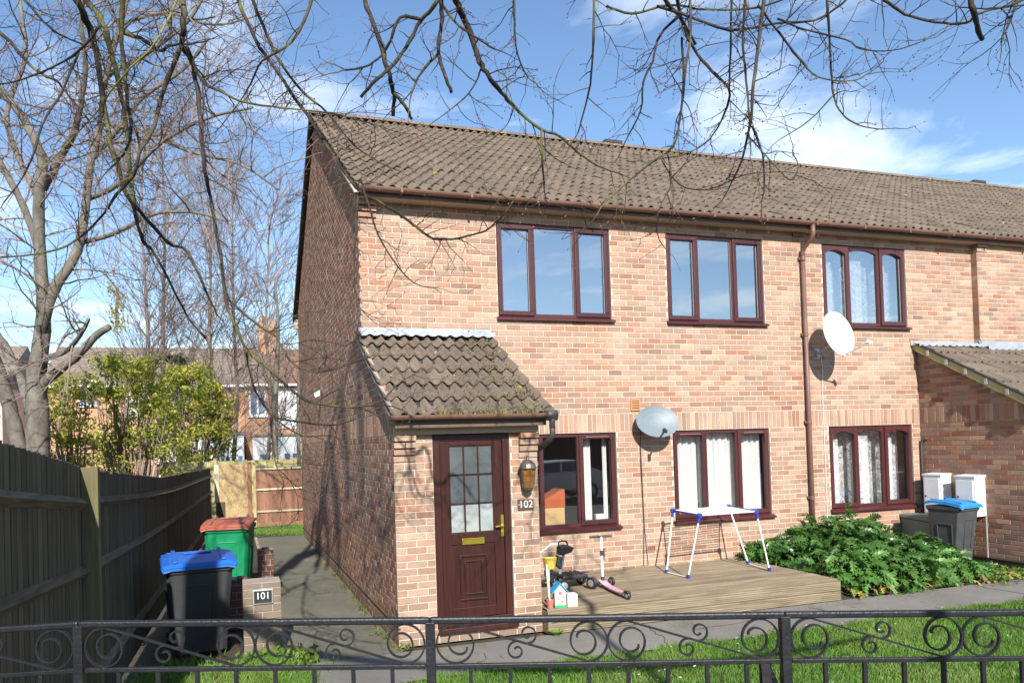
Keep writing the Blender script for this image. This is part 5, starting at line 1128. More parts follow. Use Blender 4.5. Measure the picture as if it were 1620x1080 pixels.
# (pixel polyline, depth along view axis at start and end, start radius px, end radius px, bark)
BOUGHS = [
 ([(122,-60),(122,0),(141,44),(159,122),(170,207),(185,259),(200,307),(230,344),(267,385),(296,398),(330,470),(345,500)], 5.2, 6.0, 8, 2, 'n'),
 ([(193,-70),(193,0),(192,48),(196,111),(202,159),(207,207),(200,237),(180,262)], 5.4, 5.2, 6, 2, 'n'),
 ([(192,50),(222,61),(252,80),(268,72),(300,70)], 5.4, 5.0, 5, 2, 'n'),
 ([(137,-30),(137,0),(163,37),(178,89),(193,156),(200,207),(206,262),(212,330),(226,380),(243,400),(277,463),(300,505),(325,535)], 5.6, 6.4, 7, 2, 'n'),
 ([(290,-70),(290,0),(291,40),(288,72),(303,95),(312,140),(318,200),(324,270),(332,310),(345,380),(357,470),(370,510),(387,550),(400,607),(417,640),(433,660),(473,687),(500,690)], 4.4, 5.0, 6.5, 1.5, 't'),
 ([(287,72),(259,141),(244,200),(222,241),(211,278),(185,307),(156,348),(118,381),(78,398),(0,407),(-60,404)], 4.4, 4.9, 5.0, 1.5, 't'),
 ([(296,74),(318,126),(348,144),(378,159),(415,167),(481,174),(537,182),(600,200)], 4.5, 4.2, 3.2, 1.0, 'g'),
 ([(357,470),(387,497),(413,517),(437,533),(450,557),(467,577),(500,589),(525,583)], 4.8, 4.4, 3.0, 1.2, 't'),
 ([(387,550),(433,590),(473,627),(510,640),(555,644),(610,641),(640,650)], 4.8, 4.3, 3.4, 1.0, 'g'),
 ([(430,657),(430,690),(437,735),(448,760)], 4.9, 4.9, 2.6, 1.0, 't'),
 ([(433,660),(480,668),(530,672),(560,663)], 4.9, 4.6, 2.2, .8, 'g'),
 ([(290,-20),(274,15),(244,70),(207,107),(178,141),(156,174),(126,207),(93,241),(66,270)], 4.2, 4.7, 2.4, 1.2, 'y'),
 ([(378,-40),(378,0),(404,63),(437,111),(467,156),(485,181),(530,250),(567,300),(605,322),(640,345),(664,363),(682,376),(698,378),(721,378),(747,371),(768,365),(786,350),(799,337),(812,318)], 6.0, 4.6, 4.0, 1.0, 'g'),
 ([(400,-40),(400,0),(415,37),(437,89),(478,144),(518,178),(560,230),(610,262)], 6.2, 5.6, 4, 1.2, 'n'),
 ([(498,-40),(492,0),(478,41),(452,74),(415,96),(400,126),(385,152),(350,200)], 4.6, 5.0, 4, 1.2, 't'),
 ([(570,283),(585,330),(600,375),(632,425),(660,450),(690,455)], 5.4, 5.0, 2.4, .9, 't'),
 ([(566,310),(562,380),(560,430),(566,480),(590,508)], 5.4, 5.2, 2.0, .8, 't'),
 ([(577,-60),(577,0),(596,48),(610,100),(620,133),(623,156),(622,184)], 3.9, 4.0, 5.5, 4.2, 'n'),
 ([(623,146),(640,167),(651,188)], 4.0, 4.0, 3.6, 3.0, 'n'),
 ([(706,-30),(692,4),(666,33),(647,67),(625,100),(596,126),(571,154)], 3.9, 3.8, 4.6, 3.0, 'n'),
 ([(666,31),(634,28),(618,63),(603,89),(577,106),(545,111)], 3.9, 3.7, 3.6, 1.8, 'n'),
 ([(694,-50),(697,0),(699,37),(694,81),(703,115),(714,147)], 4.1, 4.1, 5.0, 3.4, 'n'),
 ([(693,85),(666,115),(651,147)], 4.1, 4.0, 3.2, 2.0, 'n'),
 ([(715,-40),(721,0),(736,33),(751,74),(762,104),(777,126),(799,152),(814,170),(855,204),(884,215),(914,241),(947,263),(984,276)], 4.0, 4.6, 7.5, 1.3, 'n'),
 ([(690,-8),(718,33),(747,56),(783,78)], 4.1, 3.9, 3.0, 1.6, 'n'),
 ([(857,204),(857,241),(861,291)], 4.35, 4.4, 2.4, 2.0, 'n'),
 ([(762,107),(747,141),(721,167),(677,200)], 4.1, 4.0, 2.0, .9, 'n'),
 ([(812,171),(803,196),(781,219)], 4.2, 4.2, 1.6, .8, 'n'),
 ([(814,-30),(814,0),(816,74),(833,119),(848,132)], 4.6, 4.6, 2.6, 1.0, 'n'),
 ([(942,-30),(940,0),(938,85),(931,148),(914,211)], 4.4, 4.6, 3.4, 1.6, 'n'),
 ([(1040,-30),(1052,0),(1076,28),(1100,70)], 4.3, 4.6, 5.5, 3, 't'),
 ([(1074,26),(1044,56),(1033,96),(1018,130),(1014,174),(992,219),(986,232)], 4.4, 4.6, 2.8, 1.2, 'n'),
 ([(1079,60),(1081,110),(1080,156),(1070,219),(1055,241),(1018,267),(958,319),(936,352),(907,370)], 4.4, 4.2, 2.8, 1.1, 'g'),
 ([(1055,241),(1062,290),(1043,330),(1040,370),(1050,390)], 4.3, 4.4, 1.8, .9, 't'),
 ([(1070,-10),(1080,37),(1102,85),(1136,122),(1154,144),(1147,178),(1121,222),(1082,244),(1040,252)], 4.6, 4.8, 3.6, 1.2, 'n'),
 ([(1212,-60),(1208,0),(1199,74),(1191,148),(1187,196),(1173,256),(1158,287)], 4.1, 4.2, 4.6, 1.8, 't'),
 ([(1190,200),(1206,244),(1209,302)], 4.2, 4.2, 2.6, 1.8, 't'),
 ([(1178,-20),(1178,0),(1176,74),(1182,141),(1186,193)], 4.4, 4.2, 2.8, 2.0, 't'),
 ([(1158,-20),(1156,60),(1154,144)], 4.5, 4.7, 2.4, 1.6, 't'),
 ([(1090,-30),(1093,40),(1085,110),(1080,160)], 4.3, 4.4, 3.0, 1.8, 't'),
 ([(1306,-30),(1308,0),(1313,74),(1317,141),(1328,174),(1350,194),(1387,204),(1417,203)], 4.5, 4.4, 2.8, .9, 'n'),
 ([(1317,152),(1280,191),(1232,222)], 4.5, 4.4, 1.6, .8, 'n'),
 ([(1380,-20),(1399,0),(1432,22),(1480,35),(1528,37),(1547,22),(1590,12),(1640,6)], 4.2, 4.0, 3.4, 1.6, 't'),
 ([(1200,10),(1224,41),(1265,93),(1295,122),(1347,128),(1376,115),(1397,98)], 4.4, 4.3, 2.6, .9, 'n'),
 ([(1230,30),(1276,48),(1339,63),(1361,78),(1413,80),(1456,67)], 4.5, 4.4, 2.0, .9, 'n'),
 ([(1533,-40),(1536,0),(1543,30),(1554,62)], 3.7, 3.7, 6.5, 5.0, 'n'),
 ([(1612,-20),(1608,0),(1599,33),(1587,56),(1584,68)], 4.0, 4.0, 2.6, 1.4, 'n'),
 ([(1640,-10),(1600,8),(1560,14),(1520,12)], 4.0, 3.9, 2.4, 1.2, 'n'),
 ([(1040,10),(1080,22),(1154,48),(1228,37),(1287,33),(1330,8),(1360,-20)], 4.4, 4.6, 3.0, 2.0, 'n'),
 ([(960,10),(1000,22),(1060,8),(1120,16),(1200,12),(1260,-10)], 4.7, 4.6, 2.4, 2.0, 'n'),
 ([(1180,210),(1215,250),(1250,285),(1263,262),(1254,244)], 4.2, 4.1, 1.6, 1.0, 'n'),
 ([(1045,250),(1075,292),(1120,300),(1180,276),(1235,272)], 4.3, 4.2, 1.5, .9, 'n'),
 ([(124,81),(100,141),(67,196),(56,237),(33,285),(7,319)], 5.0, 5.2, 3.0, 1.4, 't'),
 ([(160,40),(124,81),(80,108),(20,130),(-30,136)], 5.0, 5.4, 3.0, 1.6, 'n'),
 ([(-20,30),(26,78),(56,111),(89,128),(100,141),(140,190)], 5.6, 5.4, 4, 1.6, 'n'),
 ([(20,-20),(48,10),(80,45),(110,62),(150,78)], 5.2, 5.4, 3, 1.4, 'n'),
]
BK = {'n': 'bark_near', 't': 'bark_twig', 'g': 'bark_near', 'y': 'bark_green'}
tw = MB(); bd = MB()
for px_, d0, d1, r0, r1, kd in BOUGHS:
    n = len(px_)
    w0 = TR.uniform(0, 6); pts = [at(u, v, d0 + (d1 - d0) * i / (n - 1) + .10 * math.sin(w0 + i * 1.3)) for i, (u, v) in enumerate(px_)]
    rad = [(r0 + (r1 - r0) * i / (n - 1)) * .76 * d0 / FOC for i in range(n)]
    sp, sr = smooth(pts, rad); sr = [q * TR.uniform(.86, 1.14) for q in sr]
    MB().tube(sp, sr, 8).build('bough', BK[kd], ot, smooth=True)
    left = px_[len(px_) // 2][0] < 560
    stub = r1 >= 2.8
    along(sp, sr, tw, bd, TR, .36 if stub else (.085 if left else .09), (.05, .14) if stub else ((.12, .46) if left else (.08, .34)), 0 if stub else 2, .0042, grav=.0, zig=.30, fork=.42, seg=.055)
    if not stub: sprig(tw, bd, sp[-1], sp[-1] - sp[-2], TR.uniform(.1, .25), sr[-1], 1, TR, zig=.25, fork=.4)
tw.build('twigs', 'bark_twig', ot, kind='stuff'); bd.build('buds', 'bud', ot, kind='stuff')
# limbs above the frame: one arches over the pavement and carries the hanging boughs, others climb beside the gable
LIMBS = [([(-3.1, -7.8, 4.6), (-2.6, -10.2, 5.4), (-.8, -11.7, 5.4), (1.2, -12.0, 5.2), (3.2, -11.6, 5.0)], .10, .03)]
for q in range(7):
    x = -1.12 - .13 * q; y = -6.2 + .55 * (q % 3) + .12 * q; ln = TR.uniform(.05, .45)
    LIMBS.append(([(-2.6, -6.9, 8.0 - .2 * q), (x - .3, y - .4 - ln, 8.4 - .1 * q), (x, y, 6.6), (x + .04, y + ln * .6, 5.2 + TR.uniform(0, .5))], .07, .022 + .012 * (q % 2)))
for px_, r0, r1 in LIMBS:
    n = len(px_); sp, sr = smooth([V(p) for p in px_], [r0 + (r1 - r0) * i / (n - 1) for i in range(n)]); MB().tube(sp, sr, 8).build('limb', 'bark_near', ot, smooth=True)

# ---- generic bare tree growth
def grow(mb, p, d, L, r0, lev, r_, up=.05, ang=(.5, .9), kids=(3, 5), shrink=(.5, .75), zig=.12, fine=None):
    n = 5 if lev > 1 else 4; pts = [p.copy()]; q = p.copy(); d = d.normalized(); ds = []
    for i in range(n):
        d = (d + rvec(r_) * zig + V((0, 0, up))).normalized(); q = q + d * (L / n); pts.append(q.copy()); ds.append(d.copy())
    (mb if lev > 0 or fine is None else fine).tube(pts, [r0 * (1 - .6 * i / n) for i in range(n + 1)], 7 if r0 > .05 else (4 if r0 > .012 else 3), cap=False)
    if lev <= 0: return
    for _ in range(r_.randint(*kids)):
        i = r_.randint(1, n); c = rvec(r_); dd = ds[i - 1]; c = (c - dd * c.dot(dd)).normalized(); a = r_.uniform(*ang)
        grow(mb, pts[i], dd * math.cos(a) + c * math.sin(a), L * r_.uniform(*shrink), r0 * r_.uniform(.42, .62), lev - 1, r_, up, ang, kids, shrink, zig, fine)
# ---- grey tree behind the fence
gt_ = thing('grey_tree', 'bare grey barked tree with several thick stems behind the dark fence', 'tree', tuple(at(60, 760, 14.0)[:2]) + (GZ,))
GR = random.Random(8)
GD = 14.0
STEMS = [([(62,800),(60,720),(60,647),(57,600),(63,556),(68,512),(69,484)], 19, 10), ([(50,800),(28,695),(16,647),(0,594),(-20,540)], 12, 9), ([(52,690),(44,632),(28,594),(16,566),(0,537),(-30,500)], 9, 7),
         ([(62,640),(69,607),(94,585),(126,559),(151,531),(173,517)], 8.5, 5), ([(68,590),(75,566),(104,556),(126,531),(140,505)], 5, 2.5),
         ([(66,520),(69,484),(63,400),(61,315),(67,259),(48,207),(22,167),(0,141),(-20,110)], 10.5, 4), ([(66,530),(74,490),(90,450),(110,420),(126,385),(137,315),(144,252),(159,196),(168,120),(190,40),(210,-30)], 9.5, 3),
         ([(63,400),(37,326),(0,256),(-30,200)], 6, 4), ([(68,300),(100,241),(119,207),(128,163),(135,100),(128,30),(140,-40)], 6, 2.5), ([(61,315),(30,250),(10,180),(40,90),(30,0)], 5, 3), ([(144,252),(190,200),(230,150),(290,110),(330,60)], 5, 2), ([(137,315),(190,290),(250,230),(320,190),(400,170)], 4, 1.6),
         ([(126,385),(180,370),(240,340),(300,335),(360,350)], 4, 1.6), ([(168,120),(240,80),(300,30),(330,-20)], 4, 2), ([(159,196),(230,210),(300,240),(380,260),(440,300)], 3.6, 1.4), ([(190,40),(260,20),(340,40),(420,20)], 3, 1.4)]
fine = MB()
for k_, (px_, r0, r1) in enumerate(STEMS):
    n = len(px_); dd = GD + (0 if k_ == 0 else GR.uniform(-.3, .3)); end = dd + (0 if k_ == 0 else GR.uniform(-2.0, 2.0))
    pts = [at(u, v, GD if i == 0 else dd + (end - dd) * i / (n - 1)) for i, (u, v) in enumerate(px_)]; rad = [(r0 + (r1 - r0) * i / (n - 1)) * GD / FOC for i in range(n)]
    sp, sr = smooth(pts, rad, 4); sr = [q * GR.uniform(.96, 1.05) for q in sr]
    MB().tube(sp, sr, 12).build('trunk' if k_ == 0 else 'stem', 'bark_grey', gt_, smooth=True)
    if k_ in (3,): continue
    if k_ >= 5 or k_ == 4:
        acc = 0
        for a, b, ra in zip(sp, sp[1:], sr):
            acc += (b - a).length
            if acc > .22:
                acc = 0; d = (b - a).normalized(); c = rvec(GR); c = (c - d * c.dot(d)).normalized()
                grow(fine, b, d * .5 + c, GR.uniform(.8, 1.6), min(.020, ra * .6), 3, GR, .02, (.4, .9), (2, 4), (.5, .75), .22)
fine.build('branches', 'bark_far', gt_, kind='stuff')

# ---- slender bare trees far behind
PR = random.Random(21)
LABS = ['slender bare tree with upright twigs, just right of the grey tree', 'tall thin bare tree with a leafy clump halfway up its trunk', 'bare upright tree behind the yellow green shrubs', 'thin bare tree standing beyond the chipboard gate', 'bare twiggy tree nearest the brick gable in the distance']
for k_, (u, dep, topv, rpx) in enumerate(((232, 24, 250, 4.5), (262, 27, 220, 5), (330, 25, 260, 4.5), (372, 28, 290, 4), (425, 26, 330, 3.5))):
    b0 = at(u, 735, dep); b0.z = GZ; t1 = at(u + PR.uniform(-8, 8), topv, dep); t = thing('bare_tree', LABS[k_], 'tree', tuple(b0), group=None)
    pts = [b0.lerp(t1, i / 6) + (V((PR.uniform(-.1, .1), PR.uniform(-.1, .1), 0)) if 0 < i else V((0, 0, 0))) for i in range(7)]
    r0 = rpx * dep / FOC; sp, sr = smooth(pts, [r0 * (1 - .8 * i / 6) for i in range(7)]); MB().tube(sp, sr, 8).build('trunk', 'bark_far', t, smooth=True)
    cr_ = MB()
    for i in range(4, len(sp)):
        for _ in range(3):
            c = rvec(PR); c.z = 0; c.normalize()
            grow(cr_, sp[i], V((0, 0, 1)) * .8 + c * PR.uniform(.5, 1.4), PR.uniform(1.4, 3.4) * (1 - .3 * i / len(sp)), .020, 2, PR, .07, (.25, .75), (4, 6), (.4, .75), .16)
    cr_.build('crown', 'bark_far', t, kind='stuff')
    if k_ == 1:
        pass
for lab, u, r_, dep, mt in (('thin grey trunked sapling standing in front of the far houses', 437, 5.5, 24, 'bark_grey'), ('pale thin trunk rising beside the gable wall in the distance', 474, 3.5, 22, 'bark_grey')):
    b0 = at(u, 745, dep); b0.z = GZ; t = thing('sapling', lab, 'tree', tuple(b0)); pts = [b0, at(u - 2, 680, dep), at(u - 1, 610, dep), at(u + 3, 520, dep), at(u - 2, 440, dep)]
    sp, sr = smooth(pts, [r_ * dep / FOC * q for q in (1, .9, .8, .5, .2)]); MB().tube(sp, sr, 8).build('trunk', mt, t, smooth=True); cr_ = MB()
    for i in range(5, len(sp)):
        c = rvec(PR); grow(cr_, sp[i], V((0, 0, .6)) + c, PR.uniform(.7, 1.5), .02, 2, PR, .04, (.3, .8), (3, 4), (.5, .7), .18)
    cr_.build('crown', 'bark_far', t, kind='stuff')

# ---- leafy shrubs
def leaves(name, mat, par, centres, rads, counts, size, seed, flat_=.6):
    g = np.random.default_rng(seed); VS, RN = [], []
    for c, r_, n in zip(centres, rads, counts):
        p = g.normal(size=(n, 3)); p /= np.linalg.norm(p, axis=1)[:, None]; p *= (g.random((n, 1)) ** .4) * np.array(r_); p += np.array(c)
        a = g.normal(size=(n, 3)); a[:, 2] -= .2; a /= np.linalg.norm(a, axis=1)[:, None]; b = np.cross(a, g.normal(size=(n, 3))); b /= np.linalg.norm(b, axis=1)[:, None]
        s_ = size * g.uniform(.6, 1.3, (n, 1)); VS.append(np.stack([p - a * s_, p + b * s_ * .45, p + a * s_, p - b * s_ * .45], 1).reshape(-1, 3)); RN.append(np.clip(g.normal(.5 + .25 * g.normal(), .18, n), 0, 1))
    vs = np.concatenate(VS); n = len(vs) // 4; rn = np.concatenate(RN)
    me = bpy.data.meshes.new(name); me.from_pydata(vs.tolist(), [], np.arange(n * 4).reshape(-1, 4).tolist()); a = me.attributes.new('rnd', 'FLOAT', 'FACE'); a.data.foreach_set('value', rn.astype(np.float32)); me.materials.append(M[mat])
    o = bpy.data.objects.new(name, me); COL.objects.link(o); return adopt(o, par, kind='stuff')
HR = random.Random(31)
def shrub(label, u, dep, topv, wpx, mat, seed, dens=1.0, yellow=True):
    b0 = at(u, 740, dep); b0.z = GZ; top_ = at(u, topv, dep).z; W_ = wpx * dep / FOC / 2
    t = thing('shrub', label, 'shrub', tuple(b0)); st = MB(); cs, rs, ns = [], [], []
    for _ in range(int(95 * dens)):
        h_ = HR.random() ** .8; wd = W_ * (1.0 - .55 * h_ ** 2); a = HR.uniform(0, 6.28); q = HR.random() ** .5
        c = b0 + V((math.cos(a) * wd * q, math.sin(a) * wd * q * .8, .5 + h_ * (top_ - GZ - .6))); s_ = HR.uniform(.16, .42)
        cs.append(tuple(c)); rs.append((s_, s_, s_ * .75)); ns.append(int(HR.uniform(25, 90)))
        if HR.random() < .55: st.tube([b0 + V((HR.uniform(-.2, .2), 0, 0)), b0.lerp(c, .6) + V((HR.uniform(-.2, .2), HR.uniform(-.2, .2), .2)), c], [.035, .02, .006], 4, cap=False)
    st.build('stems', 'bark_far', t, kind='stuff'); leaves('foliage', mat, t, cs, rs, ns, .052 * dep / 17, seed)
shrub('yellow green evergreen shrub right beside the grey tree trunk', 112, 16.0, 590, 130, 'shrub', 1, 1.0)
shrub('large yellow green shrub with brightest tips behind the fence', 205, 18.0, 560, 190, 'shrub', 2, 1.6)
shrub('loose yellow green shrub nearest the chipboard gate', 300, 23.5, 575, 150, 'shrub', 3, 1.2)
shrub('dark ivy covered stump rising behind the yellow green shrubs', 285, 27.0, 560, 60, 'ivy', 4, .4)
shrub('sparse pale shrub in front of the white extension', 352, 25.0, 610, 50, 'shrub', 5, .35)
gb = thing('climber_clump', 'yellowish leafy clump high on a thin bare trunk', 'climber', tuple(at(186, 470, 24)))
leaves('foliage', 'shrub', gb, [tuple(at(186 + HR.uniform(-9, 9), v, 24)) for v in range(455, 520, 8)], [(.22, .22, .22)] * 9, [60] * 9, .05, 9)
MB().tube([at(184, 520, 24), at(186, 455, 24)], .05, 5).build('stem', 'bark_far', gb)

# ================================================================== ACANTHUS, GRASS, WEEDS
def lobed_leaf(L_, W_, lobes, r_):
    mb = MB(); n = lobes; mid = []
    for i in range(n + 1):
        t_ = i / n; mid.append(V((0, L_ * t_, .22 * L_ * math.sin(t_ * 2.4) - .25 * L_ * t_ * t_)))
    vs = []; fs = []
    for s_ in (-1, 1):
        for i in range(n):
            t_ = (i + .5) / n; w_ = W_ * math.sin(math.pi * (t_ * .86 + .1)) ** .8 * r_.uniform(.85, 1.1); o = len(vs)
            a, b = mid[i], mid[i + 1]; tip = a.lerp(b, .6) + V((s_ * w_, L_ * .12, w_ * r_.uniform(-.35, .35))); l1 = a.lerp(b, .2) + V((s_ * w_ * .42, L_ * .01, w_ * .22)); l2 = a.lerp(b, .85) + V((s_ * w_ * .5, L_ * .07, w_ * .20))
            vs += [a, b, l2, tip, l1]; fs += [(o, o + 1, o + 2, o + 4), (o + 4, o + 2, o + 3)]
    o = len(vs); vs += [mid[n] + V((-W_ * .2, 0, .0)), mid[n] + V((W_ * .2, 0, 0)), mid[n] + V((0, L_ * .16, -.03 * L_))]; fs.append((o, o + 1, o + 2))
    vs += [V((-.006, -.22 * L_, -.12 * L_)), V((.006, -.22 * L_, -.12 * L_)), V((.005, 0, 0)), V((-.005, 0, 0))]; o = len(vs) - 4; fs.append((o, o + 1, o + 2, o + 3))
    return [tuple(p) for p in vs], fs
AR = random.Random(77)
ac = thing('acanthus_bush', 'big glossy green bush of lobed leaves spreading beside the deck', 'bush', (7.2, -1.0, GZ))
lm = []
for q in range(5):
    vs, fs = lobed_leaf(.27, .090, 6, AR); me = bpy.data.meshes.new('leaf'); me.from_pydata(vs, [], fs); me.materials.append(M['acanthus']); lm.append((me, vs, fs))
def mound(x, y):                                      # height of the bush above ground
    hs = 0
    for cx, cy, rx, ry, h_ in ((6.15, -.40, .55, .40, .62), (7.0, -.60, .85, .65, .84), (7.45, -.55, .5, .5, .84), (7.9, -1.0, .8, .6, .56), (6.55, -1.25, .65, .6, .55), (7.2, -1.5, .75, .42, .42), (7.95, -1.45, .55, .42, .36), (8.30, -1.5, .35, .33, .24)):
        q = 1 - ((x - cx) / rx) ** 2 - ((y - cy) / ry) ** 2
        if q > 0: hs = max(hs, h_ * q ** .5)
    return hs
spots = []
while len(spots) < 1300:
    x, y = AR.uniform(5.5, 8.9), AR.uniform(-2.0, -.1); h_ = mound(x, y)
    if h_ < .06 or (x < 5.8 and y < -.9): continue
    e = .02; g_ = V((mound(x + e, y) - mound(x - e, y), mound(x, y + e) - mound(x, y - e), 0)) / (2 * e)
    nrm = V((-g_.x, -g_.y, 1)).normalized(); z_ = GZ + h_ * AR.uniform(.62, 1.02)
    spots.append((x, y, z_, nrm))
spots.sort(key=lambda s_: s_[1] - s_[2])
jl = MB()
for q, (x, y, z_, nrm) in enumerate(spots):
    outd = V((nrm.x, nrm.y, 0)) + V((AR.uniform(-.7, .7), AR.uniform(-.9, .4), 0)); outd.normalize()
    fwd_ = (outd + V((0, 0, AR.uniform(-.75, .55)))).normalized(); up_ = (nrm + rvec(AR) * .6).normalized(); rt = fwd_.cross(up_).normalized(); up_ = rt.cross(fwd_); s_ = AR.uniform(.5, 1.0)
    mw = Matrix(((rt.x * s_, fwd_.x * s_, up_.x * s_, x), (rt.y * s_, fwd_.y * s_, up_.y * s_, y), (rt.z * s_, fwd_.z * s_, up_.z * s_, z_), (0, 0, 0, 1)))
    me, vs, fs = lm[q % 5]
    if q < 300: inst('leaf', me, mw, ac)
    else: jl.add([mw @ V(p) for p in vs], fs, AR.random())
for p in [(7.35, -.55, .58)]:                         # the upright shoot
    for j in range(14):
        a = j * 2.4; d_ = V((math.cos(a) * .5, math.sin(a) * .5, .9)).normalized(); rt = d_.cross(V((0, 0, 1))).normalized(); up_ = rt.cross(d_)
        mw = Matrix(((rt.x * .5, d_.x * .5, up_.x * .5, p[0]), (rt.y * .5, d_.y * .5, up_.y * .5, p[1]), (rt.z * .5, d_.z * .5, up_.z * .5, p[2] - .1 + .02 * j), (0, 0, 0, 1))); jl.add([mw @ V(q_) for q_ in lm[0][1]], lm[0][2])
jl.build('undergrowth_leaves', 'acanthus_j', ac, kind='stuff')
st = MB()
for _ in range(60):
    x, y = AR.uniform(5.9, 8.5), AR.uniform(-1.7, -.3)
    if mound(x, y) > .15: st.tube([(x, y, GZ), (x + AR.uniform(-.1, .1), y + AR.uniform(-.1, .1), GZ + mound(x, y) * .9)], [.014, .008], 5, cap=False)
st.build('stalks', 'weed', ac, kind='stuff')

def blades(name, mat, n, gen, hgt, wid, seed, lean=.35):
    g = np.random.default_rng(seed); p = gen(g, n); n = len(p); a = g.uniform(0, 6.283, n); h_ = g.uniform(*hgt, n); w_ = g.uniform(*wid, n)
    d = np.stack([np.cos(a), np.sin(a), np.zeros(n)], 1); l_ = g.normal(0, lean, (n, 2)) * h_[:, None]
    m = p + np.stack([l_[:, 0] * .35, l_[:, 1] * .35, h_ * .6], 1); t_ = p + np.stack([l_[:, 0], l_[:, 1], h_], 1)
    vs = np.stack([p - d * w_[:, None], p + d * w_[:, None], m + d * w_[:, None] * .8, t_, m - d * w_[:, None] * .8], 1).reshape(-1, 3)
    me = bpy.data.meshes.new(name); me.from_pydata(vs.tolist(), [], np.arange(n * 5).reshape(-1, 5).tolist()); at_ = me.attributes.new('rnd', 'FLOAT', 'FACE')
    q = .5 + .28 * np.sin(p[:, 0] * 2.1 + np.sin(p[:, 1] * 3)) * np.cos(p[:, 1] * 2.7) + g.normal(0, .2, n); at_.data.foreach_set('value', np.clip(q, 0, 1).astype(np.float32)); me.materials.append(M[mat])
    o = bpy.data.objects.new(name, me); COL.objects.link(o); o['kind'] = 'stuff'; return o
fl = MB()
for _ in range(46):
    x, y = AR.uniform(6.0, 8.7), AR.uniform(-2.0, -1.5); s_ = AR.uniform(.35, .8); mw = Matrix.Translation((x, y, GZ + AR.uniform(.02, .12))) @ Matrix.Rotation(AR.uniform(2.2, 4.1), 4, 'Z') @ Matrix.Rotation(AR.uniform(-.6, .3), 4, 'X') @ Matrix.Scale(s_, 4)
    fl.add([mw @ V(p) for p in lm[_ % 5][1]], lm[_ % 5][2], AR.random())
M['fading'] = leaf_mat('fading_leaf', [(.40, .34, .05), (.30, .20, .06), (.22, .13, .06), (.36, .38, .08)], True, .6, .2); fl.build('fading_leaves', 'fading', ac, kind='stuff')
lt = MB()
for _ in range(900):                                  # dead leaves and twigs blown along the edges
    q = AR.random()
    if q < .4: x, y = AR.uniform(-.9, 12), -2.0 - abs(AR.gauss(0, .12))
    elif q < .7: x, y = AR.uniform(-.2, 12), -2.9 + AR.gauss(0, .10)
    elif q < .85: x, y = -.05 - abs(AR.gauss(0, .12)), AR.uniform(-1.8, 6)
    else: x, y = AR.uniform(-1.1, 12), AR.uniform(-2.9, -2.0)
    p = V((x, y, GZ + .006)); a = AR.uniform(0, 6.3); d = V((math.cos(a), math.sin(a), 0)); e = V((-d.y, d.x, .2)); s_ = AR.uniform(.006, .018)
    if AR.random() < .3: lt.bar(p, p + d * s_ * 5, .003)
    else: lt.add([p - d * s_, p + e * s_ * .5, p + d * s_ + V((0, 0, .006)), p - e * s_ * .4], [(0, 1, 2, 3)])
lt.build('leaf_litter', 'fading', kind='stuff')
def lawn_gen(g, n):
    y = -2.95 - 3.4 * g.random(n) ** 1.15; x = -.25 + 13.5 * g.random(n); p = np.stack([x, y + .05 * np.sin(x * 5) + .04 * np.sin(x * 13) + g.normal(0, .035, n), np.full(n, GZ - .008)], 1)
    return p[(x < 10.5 + (y + 3) * .5)]
blades('lawn_grass', 'grass', 150000, lawn_gen, (.025, .075), (.0022, .0045), 3)
def spots_gen(c, s_):
    def f(g, n):
        k_ = g.integers(0, len(c), n); cc = np.array(c)[k_]; ss = np.array(s_)[k_]; return np.stack([cc[:, 0] + g.normal(0, 1, n) * ss[:, 0], cc[:, 1] + g.normal(0, 1, n) * ss[:, 1], np.full(n, GZ)], 1)
    return f
blades('pier_grass', 'grass', 9000, spots_gen([(-1.5, -2.4), (-1.3, -2.0), (-1.25, -2.9), (-1.9, -2.6), (-2.2, -2.2)], [(.22, .25), (.12, .15), (.12, .4), (.3, .3), (.2, .3)]), (.05, .16), (.003, .006), 4)
blades('far_verge_grass', 'grass', 4000, spots_gen([(-.3, 11.2), (-.6, 10.6), (-.1, 9.9)], [(.5, .5), (.35, .4), (.2, .3)]), (.03, .08), (.005, .009), 5)
def ledge(g, n):
    t_ = g.random(n); return np.stack([-.03 - np.abs(g.normal(0, .03, n)), -1.8 + 9 * t_ ** 1.5, np.full(n, GZ)], 1)[np.sin(t_ * 60) + g.normal(0, .6, n) > .7]
blades('wall_foot_weeds', 'tile_moss', 1600, ledge, (.02, .07), (.004, .010), 6)
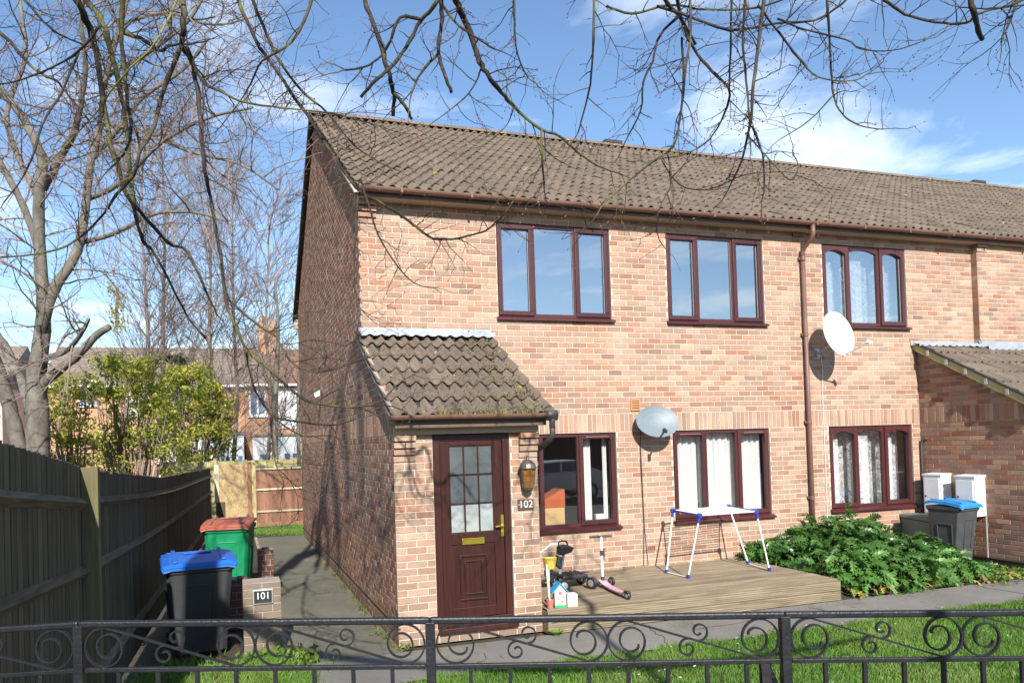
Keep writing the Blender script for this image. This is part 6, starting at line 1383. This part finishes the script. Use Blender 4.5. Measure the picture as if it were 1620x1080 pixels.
def weeds(name, pts, n, s_, spread, seed, hz=.10):
    VS = [(x + HR.gauss(0, spread), y + HR.gauss(0, spread * .8), GZ + HR.uniform(.01, hz)) for x, y in pts for _ in range(n)]
    o = leaves(name, 'weed', None, VS, [(s_, s_, s_ * .6)] * len(VS), [5] * len(VS), s_, seed); return o
weeds('right_hand_weeds', [(8.9, -1.75), (9.2, -1.6), (9.35, -1.9), (9.1, -1.3), (9.8, -2.0), (10.3, -1.95), (10.9, -2.0), (8.5, -1.95)], 80, .022, .16, 12, .09)
weeds('pier_weeds', [(-1.25, -1.85), (-1.15, -2.1), (-1.0, -2.0), (-1.45, -1.95)], 34, .035, .08, 13, .16)
weeds('path_weeds', [(.05, -1.88), (-.05, -1.2), (-.04, .2)], 16, .016, .05, 14, .05)
dw = thing('dock_weed', 'fresh green weed growing in the path crack beside the porch corner', 'weed', (1.72, -2.02, GZ))
for j in range(9):
    a = j * .7; d_ = V((math.cos(a), math.sin(a), .75)).normalized(); rt = d_.cross(V((0, 0, 1))).normalized(); L_ = .15; b0 = V((1.72, -2.02, GZ))
    MB().add([b0, b0 + d_ * L_ * .5 + rt * .028, b0 + d_ * L_ + V((0, 0, -.025)), b0 + d_ * L_ * .5 - rt * .028], [(0, 1, 2, 3)]).build('leaf', 'weed', dw)
ds = MB(); g = random.Random(9)
for _ in range(150):
    if g.random() < .55: x, y = g.choice([(1.7, -3.6), (1.9, -3.75), (3.6, -3.2), (4.2, -3.1), (4.9, -3.25), (6.2, -3.3), (3.0, -3.15)]); x += g.gauss(0, .22); y += g.gauss(0, .12)
    else: x, y = g.uniform(0, 8), g.uniform(-5.2, -3.0)
    if y > -2.98: continue
    c = V((x, y, GZ + g.uniform(.06, .085))); tx, ty = g.uniform(-.4, .4), g.uniform(-.5, .1); r_ = g.uniform(.008, .013)
    ds.add([c] + [c + V((math.cos(q) * r_, math.sin(q) * r_, (tx * math.cos(q) + ty * math.sin(q)) * r_)) for q in [k_ * math.pi / 4 for k_ in range(8)]], [(0, i + 1, (i + 1) % 8 + 1) for i in range(8)])
ds.build('daisies', 'petal', kind='stuff')
